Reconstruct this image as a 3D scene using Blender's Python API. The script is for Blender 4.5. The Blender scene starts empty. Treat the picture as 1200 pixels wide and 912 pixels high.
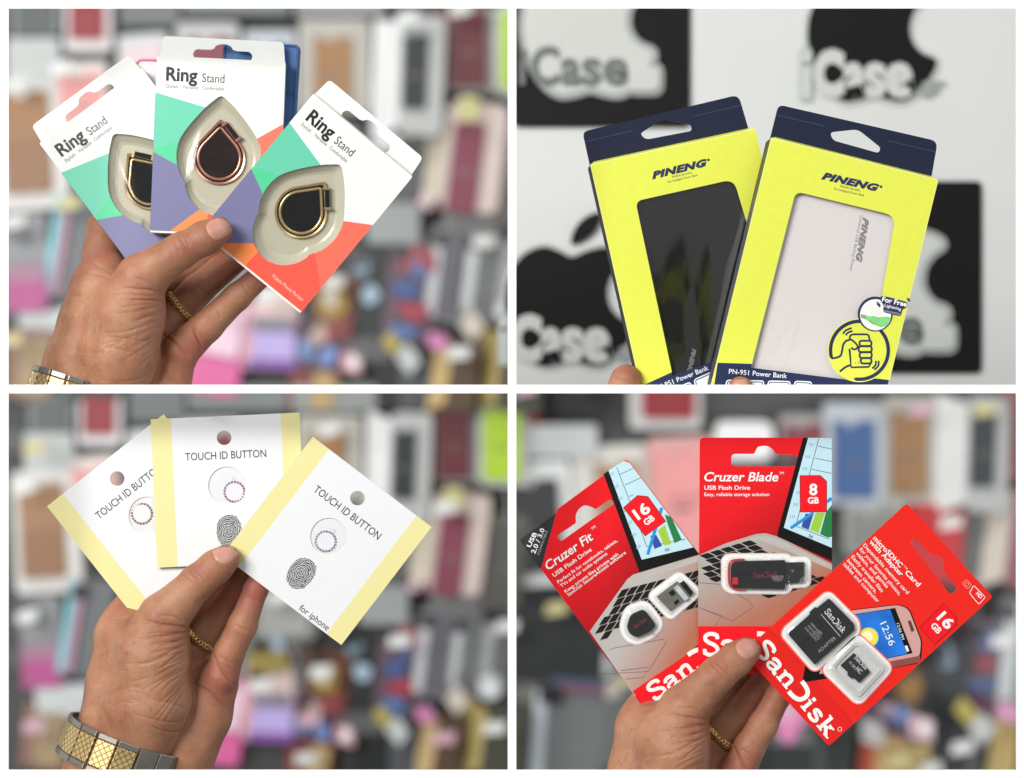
import bpy, bmesh, math, random
import numpy as np
from mathutils import Vector, Matrix
from mathutils.geometry import tessellate_polygon, delaunay_2d_cdt

scene = bpy.context.scene
COL = scene.collection
random.seed(4)

# ------------------------------------------------------------------ camera, world, light, exposure
S = 0.0005                    # metres per photo pixel in the plane y = 0
CAM_D = 1.2                   # camera distance to that plane
cam_d = bpy.data.cameras.new('camera')
cam = bpy.data.objects.new('camera', cam_d)
COL.objects.link(cam)
cam.location = (0, -CAM_D, 0)
cam.rotation_euler = (math.pi / 2, 0, 0)
cam_d.sensor_width = 36
cam_d.lens = 72
cam_d.clip_start = 0.05
cam_d.clip_end = 50
cam_d.dof.use_dof = True
cam_d.dof.focus_distance = 1.234
cam_d.dof.aperture_fstop = 4.2
scene.camera = cam

world = bpy.data.worlds.new('World')
scene.world = world
world.use_nodes = True
bg = world.node_tree.nodes['Background']
bg.inputs[0].default_value = (0.97, 0.99, 1.0, 1)
bg.inputs[1].default_value = 0.26


def area(name, loc, target, sx, sy, power, col=(1, 1, 1)):
    l = bpy.data.lights.new(name, 'AREA')
    l.shape = 'RECTANGLE'
    l.size, l.size_y = sx, sy
    l.energy = power
    l.color = col
    o = bpy.data.objects.new(name, l)
    COL.objects.link(o)
    o.location = loc
    o.rotation_euler = (Vector(target) - Vector(loc)).to_track_quat('-Z', 'Y').to_euler()
    return o


area('ceiling_and_fill_lamp', (-1.15, -1.65, 0.8), (0, 0.03, 0), 1.1, 0.8, 60, (1.0, 0.985, 0.96))
area('ceiling_and_fill_lamp', (0.9, -1.9, 1.3), (0.1, 0.03, 0), 1.0, 0.8, 10, (0.98, 0.99, 1.0))  # weak frontal fill from the right, added to lift the shaded sides
area('shop_wall_fill', (-1.35, 0.72, -0.15), (-0.2, 2.0, -0.15), 0.4, 1.4, 13, (0.98, 1.0, 1.0))  # unseen side light, added to even out the shop wall from the left
area('shop_wall_fill', (1.35, 0.72, -0.3), (0.3, 2.0, -0.35), 0.4, 1.2, 14, (0.98, 1.0, 1.0))  # its added counterpart on the right, likewise out of view
area('shop_wall_fill', (-0.2, 0.75, 1.6), (0, 2.0, -0.3), 2.6, 0.5, 24, (0.98, 1.0, 1.0))  # added light above the view that brightens the shop wall

scene.view_settings.view_transform = 'Standard'
scene.view_settings.look = 'None'
scene.view_settings.gamma = 1
scene.view_settings.exposure = 0
scene.render.engine = 'CYCLES'
scene.cycles.use_denoising = True
scene.cycles.max_bounces = 8
scene.cycles.transparent_max_bounces = 12
scene.cycles.caustics_reflective = False
scene.cycles.caustics_refractive = False


# ------------------------------------------------------------------ measuring helpers
def W(px, py, y):
    k = (CAM_D + y) / CAM_D
    return Vector(((px - 600) * S * k, y, (456 - py) * S * k))


def unit(y):
    return S * (CAM_D + y) / CAM_D


class Plane:
    """A sheet standing in the scene: x right, y up, z towards the viewer; e = metres per pixel there."""
    def __init__(self, px, py, y, roll=0, yaw=0, pitch=0):
        self.O = W(px, py, y)
        self.e = unit(y)
        B = Matrix(((1, 0, 0), (0, 0, -1), (0, 1, 0)))
        R = Matrix.Rotation(math.radians(roll), 3, 'Y')
        Yw = Matrix.Rotation(math.radians(yaw), 3, 'Y')
        Pt = Matrix.Rotation(math.radians(pitch), 3, 'X')
        self.R = R @ B @ Yw @ Pt
        self.M = Matrix.Translation(self.O) @ self.R.to_4x4()

    def P(self, px, py):
        d = W(px, py, 0) - Vector((0, -CAM_D, 0))
        N = self.R.col[2]
        c = Vector((0, -CAM_D, 0))
        t = (self.O - c).dot(N) / d.dot(N)
        q = c + d * t - self.O
        return (q.dot(self.R.col[0]), q.dot(self.R.col[1]))

    def Q(self, pts):
        return [self.P(*p) for p in pts]

    def uv(self, u, v):
        return (u * self.e, -v * self.e)

    def UV(self, pts):
        return [self.uv(*p) for p in pts]


# ------------------------------------------------------------------ materials
def lin(h):
    h = h.lstrip('#')
    c = [int(h[i:i + 2], 16) / 255 for i in (0, 2, 4)]
    return tuple(x / 12.92 if x <= 0.04045 else ((x + 0.055) / 1.055) ** 2.4 for x in c)


MATS = {}


def mat(name, hexcol, rough=0.5, metal=0.0, var=0.04, bump=0.0, scale=300, coat=0.0, spec=0.5, hex2=None, grad=None, sss=0):
    if name in MATS:
        return MATS[name]
    m = bpy.data.materials.new(name)
    m.use_nodes = True
    nt = m.node_tree
    b = nt.nodes['Principled BSDF']
    b.inputs['Roughness'].default_value = rough
    b.inputs['Metallic'].default_value = metal
    b.inputs['Specular IOR Level'].default_value = spec
    b.inputs['Coat Weight'].default_value = coat
    b.inputs['Coat Roughness'].default_value = 0.08
    c = lin(hexcol)
    tc = nt.nodes.new('ShaderNodeTexCoord')
    nz = nt.nodes.new('ShaderNodeTexNoise')
    nz.inputs['Scale'].default_value = scale
    nz.inputs['Detail'].default_value = 4
    nt.links.new(tc.outputs['Object'], nz.inputs['Vector'])
    rp = nt.nodes.new('ShaderNodeValToRGB')
    rp.color_ramp.elements[0].position = 0.3
    rp.color_ramp.elements[1].position = 0.7
    rp.color_ramp.elements[0].color = (*[max(0, x * (1 - var)) for x in c], 1)
    rp.color_ramp.elements[1].color = (*[min(1, x * (1 + var)) for x in c], 1)
    nt.links.new(nz.outputs['Fac'], rp.inputs['Fac'])
    out = rp.outputs['Color']
    if hex2:
        # a printed two-tone blend along a line in the sheet: grad = (x0, y0, x1, y1) local
        x0, y0, x1, y1 = grad
        dx, dy = x1 - x0, y1 - y0
        L2 = dx * dx + dy * dy
        dot = nt.nodes.new('ShaderNodeVectorMath')
        dot.operation = 'DOT_PRODUCT'
        nt.links.new(tc.outputs['Object'], dot.inputs[0])
        dot.inputs[1].default_value = (dx / L2, dy / L2, 0)
        sub = nt.nodes.new('ShaderNodeMath')
        sub.operation = 'SUBTRACT'
        sub.use_clamp = True
        nt.links.new(dot.outputs['Value'], sub.inputs[0])
        sub.inputs[1].default_value = (x0 * dx + y0 * dy) / L2
        mx = nt.nodes.new('ShaderNodeMix')
        mx.data_type = 'RGBA'
        nt.links.new(sub.outputs[0], mx.inputs[0])
        nt.links.new(out, mx.inputs[6])
        mx.inputs[7].default_value = (*lin(hex2), 1)
        out = mx.outputs[2]
    nt.links.new(out, b.inputs['Base Color'])
    if bump:
        bp = nt.nodes.new('ShaderNodeBump')
        bp.inputs['Strength'].default_value = bump
        bp.inputs['Distance'].default_value = 0.0004
        n2 = nt.nodes.new('ShaderNodeTexNoise')
        n2.inputs['Scale'].default_value = scale * 3
        n2.inputs['Detail'].default_value = 3
        nt.links.new(tc.outputs['Object'], n2.inputs['Vector'])
        nt.links.new(n2.outputs['Fac'], bp.inputs['Height'])
        nt.links.new(bp.outputs['Normal'], b.inputs['Normal'])
    MATS[name] = m
    return m


def clear_mat(name, tint='#ffffff', gloss=0.12, rough=0.06, edge=0.6, wave=45, wdist=0.004):
    if name in MATS:
        return MATS[name]
    m = bpy.data.materials.new(name)
    m.use_nodes = True
    nt = m.node_tree
    nt.nodes.remove(nt.nodes['Principled BSDF'])
    o = nt.nodes['Material Output']
    t = nt.nodes.new('ShaderNodeBsdfTransparent')
    t.inputs[0].default_value = (*lin(tint), 1)
    g = nt.nodes.new('ShaderNodeBsdfGlossy')
    g.inputs['Roughness'].default_value = rough
    lw = nt.nodes.new('ShaderNodeLayerWeight')
    lw.inputs[0].default_value = 0.25
    nz = nt.nodes.new('ShaderNodeTexNoise')
    nz.inputs['Scale'].default_value = wave
    nz.inputs['Detail'].default_value = 1
    nz.inputs['Distortion'].default_value = 0.6
    tc = nt.nodes.new('ShaderNodeTexCoord')
    mp = nt.nodes.new('ShaderNodeMapping')
    mp.inputs['Rotation'].default_value = (0, 0, 0.5)
    mp.inputs['Scale'].default_value = (1.0, 0.28, 1.0)
    nt.links.new(tc.outputs['Object'], mp.inputs[0])
    nt.links.new(mp.outputs[0], nz.inputs['Vector'])
    bp = nt.nodes.new('ShaderNodeBump')
    bp.inputs['Strength'].default_value = 1.0
    bp.inputs['Distance'].default_value = wdist
    nt.links.new(nz.outputs['Fac'], bp.inputs['Height'])
    nt.links.new(bp.outputs['Normal'], g.inputs['Normal'])
    ad = nt.nodes.new('ShaderNodeMath')
    ad.operation = 'MULTIPLY_ADD'
    ad.inputs[1].default_value = edge
    ad.inputs[2].default_value = gloss
    ad.use_clamp = True
    nt.links.new(lw.outputs['Facing'], ad.inputs[0])
    mx = nt.nodes.new('ShaderNodeMixShader')
    nt.links.new(ad.outputs[0], mx.inputs[0])
    nt.links.new(t.outputs[0], mx.inputs[1])
    nt.links.new(g.outputs[0], mx.inputs[2])
    nt.links.new(mx.outputs[0], o.inputs[0])
    MATS[name] = m
    return m


# ------------------------------------------------------------------ mesh collecting
def catmull(pts, n=6, closed=True):
    out = []
    N = len(pts)
    rng = range(N) if closed else range(N - 1)
    for i in rng:
        if closed:
            p0, p1, p2, p3 = pts[(i - 1) % N], pts[i], pts[(i + 1) % N], pts[(i + 2) % N]
        else:
            p0, p1, p2, p3 = pts[max(i - 1, 0)], pts[i], pts[i + 1], pts[min(i + 2, N - 1)]
        for k in range(n):
            t = k / n
            out.append(tuple(0.5 * ((2 * b) + (-a + c) * t + (2 * a - 5 * b + 4 * c - d) * t * t + (-a + 3 * b - 3 * c + d) * t ** 3)
                             for a, b, c, d in zip(p0, p1, p2, p3)))
    if not closed:
        out.append(tuple(pts[-1]))
    return out


def rounded(pts, r, n=4):
    """Round the corners of a polygon by radius r (or one radius per corner)."""
    out = []
    N = len(pts)
    for i in range(N):
        p = Vector(pts[i][:2])
        rr = r[i] if isinstance(r, (list, tuple)) else r
        a = (Vector(pts[i - 1][:2]) - p)
        b = (Vector(pts[(i + 1) % N][:2]) - p)
        q = min(rr, a.length * 0.49, b.length * 0.49)
        if q <= 0:
            out.append(tuple(p))
            continue
        A = p + a.normalized() * q
        B = p + b.normalized() * q
        for k in range(n + 1):
            t = k / n
            out.append(tuple(A * (1 - t) ** 2 + p * 2 * t * (1 - t) + B * t * t))
    return out


def rrect(x0, y0, x1, y1, r, n=4):
    return rounded([(x0, y0), (x1, y0), (x1, y1), (x0, y1)], r, n)


def circle(cx, cy, r, n=32, ry=None):
    ry = r if ry is None else ry
    return [(cx + r * math.cos(2 * math.pi * i / n), cy + ry * math.sin(2 * math.pi * i / n)) for i in range(n)]


def area2(p):
    return sum(p[i - 1][0] * p[i][1] - p[i][0] * p[i - 1][1] for i in range(len(p)))


def ccw(p):
    p = [tuple(q[:2]) for q in p]
    return p if area2(p) > 0 else p[::-1]


def inside(p, poly):
    x, y = p
    c = False
    j = len(poly) - 1
    for i in range(len(poly)):
        xi, yi = poly[i]
        xj, yj = poly[j]
        if (yi > y) != (yj > y) and x < (xj - xi) * (y - yi) / (yj - yi) + xi:
            c = not c
        j = i
    return c


class MB:
    def __init__(self):
        self.v, self.f, self.m, self.sm = [], [], [], []
        self.marks = []
        self.mats = []

    def mi(self, m):
        if m not in self.mats:
            self.mats.append(m)
        return self.mats.index(m)

    def add(self, vs, fs, m, smooth=False):
        o = len(self.v)
        i = self.mi(m)
        self.v += [tuple(q) for q in vs]
        for f in fs:
            self.f.append([o + q for q in f])
            self.m.append(i)
            self.sm.append(smooth)

    def poly(self, pts, z, m):
        p = ccw(pts)
        tris = tessellate_polygon([[Vector((q[0], q[1], 0)) for q in p]])
        fs = []
        for t in tris:
            a = (p[t[1]][0] - p[t[0]][0]) * (p[t[2]][1] - p[t[0]][1]) - (p[t[2]][0] - p[t[0]][0]) * (p[t[1]][1] - p[t[0]][1])
            fs.append(t if a > 0 else (t[0], t[2], t[1]))
        self.add([(q[0], q[1], z) for q in p], fs, m)

    def slab(self, pts, z0, z1, m, holes=(), mside=None):
        loops = [ccw(pts)] + [ccw(h)[::-1] for h in holes]
        tris = tessellate_polygon([[Vector((q[0], q[1], 0)) for q in l] for l in loops])
        p = [q for l in loops for q in l]
        fs = []
        for t in tris:
            a = (p[t[1]][0] - p[t[0]][0]) * (p[t[2]][1] - p[t[0]][1]) - (p[t[2]][0] - p[t[0]][0]) * (p[t[1]][1] - p[t[0]][1])
            fs.append(t if a > 0 else (t[0], t[2], t[1]))
        self.add([(q[0], q[1], z1) for q in p], fs, m)
        self.add([(q[0], q[1], z0) for q in p], [f[::-1] for f in fs], mside or m)
        for l in loops:
            n = len(l)
            vs = [(q[0], q[1], z0) for q in l] + [(q[0], q[1], z1) for q in l]
            self.add(vs, [(i, (i + 1) % n, n + (i + 1) % n, n + i) for i in range(n)], mside or m)

    def wall(self, la, za, lb, zb, m, smooth=False):
        """strip between two equal-length closed loops"""
        n = len(la)
        vs = [(q[0], q[1], za) for q in la] + [(q[0], q[1], zb) for q in lb]
        self.add(vs, [(i, (i + 1) % n, n + (i + 1) % n, n + i) for i in range(n)], m, smooth)

    def sheet(self, outer, holes, regions, base, z, k=1000.0):
        """one printed sheet, cut exactly along the print and the holes; regions = [(polygon, material)]"""
        loops = [outer] + list(holes) + [r[0] for r in regions]
        vs, es = [], []
        for l in loops:
            o = len(vs)
            vs += [Vector((q[0] * k, q[1] * k)) for q in l]
            es += [(o + i, o + (i + 1) % len(l)) for i in range(len(l))]
        ov, oe, of, *_ = delaunay_2d_cdt(vs, es, [], 0, 1e-5)
        byM = {}
        for t in of:
            c = (sum(ov[i][0] for i in t) / len(t) / k, sum(ov[i][1] for i in t) / len(t) / k)
            if not inside(c, outer) or any(inside(c, h) for h in holes):
                continue
            mm = base
            for r in regions:
                if inside(c, r[0]):
                    mm = r[1]
            byM.setdefault(mm, []).append(t)
        for mm, ts in byM.items():
            used = sorted({i for t in ts for i in t})
            ix = {a: b for b, a in enumerate(used)}
            self.add([(ov[i][0] / k, ov[i][1] / k, z) for i in used], [[ix[i] for i in t] for t in ts], mm)

    def stroke(self, pts, w, z, m, closed=False):
        n = len(pts)
        if n < 2:
            return
        P_ = [Vector(p[:2]) for p in pts]
        ws = w if isinstance(w, (list, tuple)) else [w] * n
        vs = []
        for i in range(n):
            if closed:
                a, b = P_[i - 1], P_[(i + 1) % n]
            else:
                a, b = P_[max(i - 1, 0)], P_[min(i + 1, n - 1)]
            d = (b - a)
            d = d.normalized() if d.length > 1e-9 else Vector((1, 0))
            nn = Vector((-d.y, d.x)) * ws[i] / 2
            vs += [(*(P_[i] + nn), z), (*(P_[i] - nn), z)]
        fs = []
        for i in range(n if closed else n - 1):
            j = (i + 1) % n
            fs.append((2 * i, 2 * i + 1, 2 * j + 1, 2 * j))
        self.add(vs, fs, m)

    def tube(self, pts, r, m, sides=10, closed=False, caps=True):
        n = len(pts)
        P_ = [Vector(p) for p in pts]
        rs = r if isinstance(r, (list, tuple)) else [r] * n
        vs, fs = [], []
        up = None
        for i in range(n):
            if closed:
                a, b = P_[i - 1], P_[(i + 1) % n]
            else:
                a, b = P_[max(i - 1, 0)], P_[min(i + 1, n - 1)]
            d = (b - a).normalized()
            if up is None:
                up = d.orthogonal().normalized()
            up = (up - d * up.dot(d)).normalized()
            s = d.cross(up)
            for k in range(sides):
                t = 2 * math.pi * k / sides
                vs.append(P_[i] + (up * math.cos(t) + s * math.sin(t)) * rs[i])
        for i in range(n if closed else n - 1):
            j = (i + 1) % n
            for k in range(sides):
                k2 = (k + 1) % sides
                fs.append((i * sides + k, i * sides + k2, j * sides + k2, j * sides + k))
        if caps and not closed:
            fs.append(list(range(sides))[::-1])
            fs.append([(n - 1) * sides + k for k in range(sides)])
        self.add(vs, fs, m, True)

    def box(self, x0, y0, z0, x1, y1, z1, m, b=0.0):
        if b <= 0:
            vs = [(x, y, z) for z in (z0, z1) for y in (y0, y1) for x in (x0, x1)]
            fs = [(0, 2, 3, 1), (4, 5, 7, 6), (0, 1, 5, 4), (2, 6, 7, 3), (0, 4, 6, 2), (1, 3, 7, 5)]
            self.add(vs, fs, m)
            return
        bm = bmesh.new()
        bmesh.ops.create_cube(bm, size=1)
        for v in bm.verts:
            v.co = Vector(((x0 + x1) / 2 + v.co.x * (x1 - x0), (y0 + y1) / 2 + v.co.y * (y1 - y0), (z0 + z1) / 2 + v.co.z * (z1 - z0)))
        bmesh.ops.bevel(bm, geom=bm.edges[:], offset=b, segments=2, affect='EDGES', profile=0.5)
        bm.verts.ensure_lookup_table()
        self.add([v.co[:] for v in bm.verts], [[v.index for v in f.verts] for f in bm.faces], m)
        bm.free()

    def text(self, s, p0, p1, h, z, m, bold=0.0, shear=0.0, space=1.0):
        """one printed line from p0 to p1 along its baseline, capitals h high"""
        vs, fs = glyphs(s, bold, shear, space)
        if not vs:
            return
        self.marks.append((len(self.v), len(self.f)))
        x0 = min(v[0] for v in vs)
        x1 = max(v[0] for v in vs)
        a, b = Vector(p0), Vector(p1)
        d = b - a
        sx = d.length / (x1 - x0)
        d.normalize()
        n = Vector((-d.y, d.x))
        sy = h / capheight()
        self.add([(*(a + d * ((v[0] - x0) * sx) + n * (v[1] * sy)), z) for v in vs], fs, m)

    def build(self, name, parent=None, smooth=None):
        if name == 'lettering' and len(self.marks) > 1:
            # every printed line is a piece of its own
            mk = self.marks + [(len(self.v), len(self.f))]
            if mk[0][0] > 0:
                mk = [(0, 0)] + mk
            for (v0, f0), (v1, f1) in zip(mk[:-1], mk[1:]):
                if v1 == v0:
                    continue
                q = MB()
                q.v = self.v[v0:v1]
                q.f = [[i - v0 for i in f] for f in self.f[f0:f1]]
                q.sm = self.sm[f0:f1]
                used = sorted(set(self.m[f0:f1]))
                q.mats = [self.mats[i] for i in used]
                q.m = [used.index(i) for i in self.m[f0:f1]]
                o = q.build(name, parent)
            return o
        me = bpy.data.meshes.new(name)
        me.from_pydata(self.v, [], self.f)
        for m in self.mats:
            me.materials.append(m)
        me.polygons.foreach_set('material_index', self.m)
        me.polygons.foreach_set('use_smooth', self.sm if smooth is None else [smooth] * len(self.f))
        me.update()
        o = bpy.data.objects.new(name, me)
        COL.objects.link(o)
        if parent:
            o.parent = parent
        return o


GL = {}


def glyphs(s, bold=0.0, shear=0.0, space=1.0):
    key = (s, bold, shear, space)
    if key in GL:
        return GL[key]
    cu = bpy.data.curves.new('line', 'FONT')
    cu.body = s
    cu.size = 1
    cu.offset = bold
    cu.shear = shear
    cu.space_character = space
    cu.resolution_u = 3
    ob = bpy.data.objects.new('line', cu)
    me = bpy.data.meshes.new_from_object(ob)
    vs = [v.co[:] for v in me.vertices]
    fs = []
    for p in me.polygons:
        ix = list(p.vertices)
        if p.normal.z < 0:
            ix = ix[::-1]
        fs.append(ix)
    bpy.data.objects.remove(ob)
    bpy.data.curves.remove(cu)
    bpy.data.meshes.remove(me)
    GL[key] = (vs, fs)
    return GL[key]


def capheight():
    if 'H' not in GL:
        vs, _ = glyphs('H')
        GL['H'] = max(v[1] for v in vs)
    return GL['H']


# ------------------------------------------------------------------ things
def tag(o, label, cat, group=None):
    o['label'] = label
    o['category'] = cat
    if group:
        o['group'] = group
    return o


def thing(name, label, cat, M=None, group=None):
    o = bpy.data.objects.new(name, None)
    o.empty_display_size = 0.01
    COL.objects.link(o)
    if M is not None:
        o.matrix_world = M
    return tag(o, label, cat, group)


def copy_tree(o, parent=None, M=None, label=None):
    c = o.copy()
    COL.objects.link(c)
    if parent:
        c.parent = parent
    if M is not None:
        c.matrix_world = M
    if label:
        c['label'] = label
    for ch in list(o.children):
        copy_tree(ch, c)
    return c


def structure(o):
    o['kind'] = 'structure'
    return o


def clip_one(ch, M, z):
    me = ch.data.copy() if ch.data.users > 1 else ch.data
    ch.data = me
    Li = M.inverted()
    co = Li @ Vector((0, 0, z))
    no = (Li.to_3x3() @ Vector((0, 0, -1))).normalized()
    bm = bmesh.new()
    bm.from_mesh(me)
    bmesh.ops.bisect_plane(bm, geom=bm.verts[:] + bm.edges[:] + bm.faces[:], plane_co=co, plane_no=no, clear_outer=True, dist=1e-7)
    bm.to_mesh(me)
    n = len(bm.faces)
    bm.free()
    if n == 0:
        bpy.data.objects.remove(ch)


def clip_below(root, M, z):
    """saw off what would reach below the ledge the thing stands on"""
    for ch in list(root.children):
        if ch.type == 'MESH':
            clip_one(ch, M, z)

# ------------------------------------------------------------------ the setting: shop wall, white sign wall
EYE = Matrix(((1, 0, 0, 0), (0, 0, -1, 0), (0, 1, 0, 0), (0, 0, 0, 1)))   # x right, y up, z to the viewer

wall_m = mat('slat_wall_grey', '#3f413f', 0.6, var=0.08, scale=6, bump=0.1)
b = MB()
b.box(-1.6, 2.0, -1.3, 1.6, 2.06, 1.3, wall_m)
structure(b.build('shop_wall'))
rail_m = mat('rail_grey', '#434745', 0.45, metal=0.3, var=0.1, scale=20)
for zc in (1.02, 0.76, 0.5, 0.12, -0.08, -0.42, -0.62, -0.86):
    b = MB()
    b.box(-1.6, 1.985, zc - 0.018, 1.6, 1.9995, zc + 0.018, rail_m)
    structure(b.build('wall_rail'))

SIGN_Y = 0.58
wm = mat('white_wall_paint', '#dddfdc', 0.55, var=0.015, scale=8, bump=0.03)
b = MB()
b.box(0.0, SIGN_Y, 0.0, 0.72, SIGN_Y + 0.02, 0.85, wm)
structure(b.build('white_wall'))

# ------------------------------------------------------------------ the white frame
fm = mat('frame_white', '#fdfdfd', 0.6, var=0.004, scale=60, spec=0.3)
X0, X1, Z0, Z1 = -0.302, 0.302, -0.2305, 0.2305


def bar(nm, x0, z0, x1, z1, y1, parent, cham=(0, 0, 0, 0)):
    """a bar whose edges towards the openings fall back at a slant (cham = left, bottom, right, top)"""
    bb = MB()
    l_, b_, r_, t_ = cham
    vs = [(x0, 0, z0), (x1, 0, z0), (x1, 0, z1), (x0, 0, z1), (x0 + l_, y1, z0 + b_), (x1 - r_, y1, z0 + b_), (x1 - r_, y1, z1 - t_), (x0 + l_, y1, z1 - t_)]
    bb.add(vs, [(0, 1, 2, 3), (7, 6, 5, 4), (0, 4, 5, 1), (1, 5, 6, 2), (2, 6, 7, 3), (3, 7, 4, 0)], fm)
    return bb.build(nm, parent)


frame = thing('display_frame', 'white four bay frame with thin bars around and between the four displays', 'frame')
px = lambda x: (x - 600) * S
pz = lambda y: (456 - y) * S
bar('rail', X0, pz(10), X1, Z1, 0.008, frame, (0, 0.0026, 0, 0))
bar('rail', X0, Z0, X1, pz(902), 0.008, frame, (0, 0, 0, 0.0026))
bar('rail', px(10), pz(461), px(1190.5), pz(451), 0.010, frame)
bar('stile', X0, pz(902), px(10), pz(10), 0.0079, frame, (0, 0, 0.0028, 0))
bar('stile', px(1190.5), pz(902), X1, pz(10), 0.0079, frame, (0.0028, 0, 0, 0))
bar('stile', px(595), pz(451), px(605), pz(10), 0.0098, frame)
bar('stile', px(595), pz(902), px(605), pz(461), 0.0098, frame)
for x0, x1, dep in ((44, 226, 0.066), (716, 1058, 0.074)):
    bb = MB()
    y_in = 0.032 if x0 < 100 else 0.010
    bb.box(px(x0), y_in, pz(460.6), px(x1), dep, pz(451.6), fm, 0.0004)
    bb.build('ledge', frame)
    if y_in > 0.02:
        for xb in (x0 + 14, x1 - 22):
            bb = MB()
            bb.box(px(xb), 0.0101, pz(460.4), px(xb + 8), y_in - 0.0001, pz(451.8), fm)
            bb.build('bracket', frame)
LEDGE_Z = pz(451.6)

# ------------------------------------------------------------------ signs on the white wall
black_m = mat('sign_black', '#0e0f0e', 0.55, var=0.1, scale=40, spec=0.2)
white_m = mat('sign_white', '#cdd0ca', 0.4, var=0.01, scale=40)
grey_m = mat('sign_grey', '#a3a8a4', 0.4, var=0.02, scale=40)
dgrey_m = mat('sign_letter_grey', '#6f7470', 0.4, var=0.02, scale=40)
acr_m = mat('acrylic_edge', '#b9c4bf', 0.25, var=0.02, scale=40)

BODY = [(0.0, -0.36), (0.12, -0.41), (0.25, -0.44), (0.37, -0.405), (0.43, -0.345),
        (0.345, -0.27), (0.285, -0.17), (0.265, -0.05), (0.29, 0.06), (0.36, 0.15), (0.465, 0.21),
        (0.43, 0.33), (0.34, 0.46), (0.23, 0.545), (0.12, 0.54), (0.0, 0.505), (-0.12, 0.54), (-0.23, 0.55),
        (-0.34, 0.47), (-0.43, 0.32), (-0.49, 0.12), (-0.5, -0.07), (-0.46, -0.24), (-0.36, -0.38), (-0.22, -0.445), (-0.1, -0.41)]
LEAF = [(0.0, -0.47), (0.02, -0.59), (0.1, -0.69), (0.21, -0.73), (0.2, -0.62), (0.12, -0.52)]


def grow(pts, d):
    p = ccw(pts)
    out = []
    n = len(p)
    for i in range(n):
        a, c = Vector(p[i - 1]), Vector(p[(i + 1) % n])
        t = (c - a).normalized()
        out.append((p[i][0] + t.y * d, p[i][1] - t.x * d))
    return out


def wall_sign(label, cx, cy, board, light):
    pl = Plane(cx, cy, SIGN_Y - 0.0005)
    e = pl.e
    t = thing('wall_sign', label, 'sign', pl.M, 'shop signs on the white wall')
    z0 = 0.0
    if board:
        bb = MB()
        x0, y0, x1, y1 = board
        bb.slab(rrect((x0 - cx) * e, (cy - y1) * e, (x1 - cx) * e, (cy - y0) * e, 7 * e), 0, 0.004, black_m)
        bb.build('board', t)
        z0 = 0.0041
    body = [(x * 155 * e, -y * 140 * e) for x, y in catmull(BODY, 4)]
    leaf = [(x * 155 * e, -y * 140 * e) for x, y in catmull(LEAF, 4)]
    bb = MB()
    if light:
        bb.slab(grow(body, 7 * e), z0, z0 + 0.002, grey_m)
        bb.slab(body, z0 + 0.0021, z0 + 0.003, white_m)
    else:
        bb.slab(grow(body, 5 * e), z0, z0 + 0.0015, grey_m if board else mat('acrylic_clear_edge', '#c6cbc7', 0.2, var=0.02))
        bb.slab(body, z0 + 0.0016, z0 + 0.003, black_m)
    bb.build('emblem', t)
    bb = MB()
    bb.slab(leaf, z0, z0 + 0.005, white_m if light else black_m)
    bb.build('leaf', t)
    # lettering standing off the emblem: a grown backing with the letters on it
    zt = z0 + 0.0032
    base = -66 * e
    for ch, xa, xb, h in (('i', -84, -76, 50), ('C', -70, -37, 50), ('a', -35, -12, 50), ('s', -11, 12, 50), ('e', 14, 44, 50)):
        vs, fs = glyphs(ch, 0.0)
        w = 8 if ch == 'i' else None
        # halo: the letter drawn bolder
        bb = MB()
        if light:
            bb.text(ch, (xa * e, base), (xb * e, base), (h - 8) * e, z0 + 0.0051, dgrey_m, bold=0.03)
        else:
            if ch == 'i':
                bb.text(ch, ((xa - 4) * e, base - 3 * e), ((xb + 4) * e, base - 3 * e), (h + 2) * e, zt, acr_m, bold=0.1)
            bb.text(ch, ((xa - 2) * e, base - 2 * e), ((xb + 2) * e, base - 2 * e), (h - 4) * e, zt + 0.0004, white_m, bold=0.08)
        bb.build('letter', t)
    bb = MB()
    if light:
        bb.slab(rrect(40 * e, base - 14 * e, 86 * e, base + 26 * e, 14 * e), z0, z0 + 0.0015, grey_m)
        bb.slab(rrect(40 * e, base - 8 * e, 80 * e, base + 20 * e, 10 * e), z0 + 0.002, z0 + 0.0045, white_m)
        bb.text('.gr', (48 * e, base), (82 * e, base), 13 * e, zt, grey_m, bold=0.02)
    else:
        bb.text('.gr', (48 * e, base), (84 * e, base), 17 * e, zt, grey_m, bold=0.05)
    bb.build('small_lettering', t)
    return t


wall_sign('black board sign with white apple emblem above the black power bank box', 692, 34, (601.5, -70, 808, 149), True)
wall_sign('black apple emblem with white letters above the white power bank box', 1024, 42, None, False)
wall_sign('black apple emblem with white letters left of the black power bank box', 670, 352, None, False)
wall_sign('black board sign with pale apple emblem partly hidden by the white power bank box', 1036, 336, (880, 213, 1149, 437), True)

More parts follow.
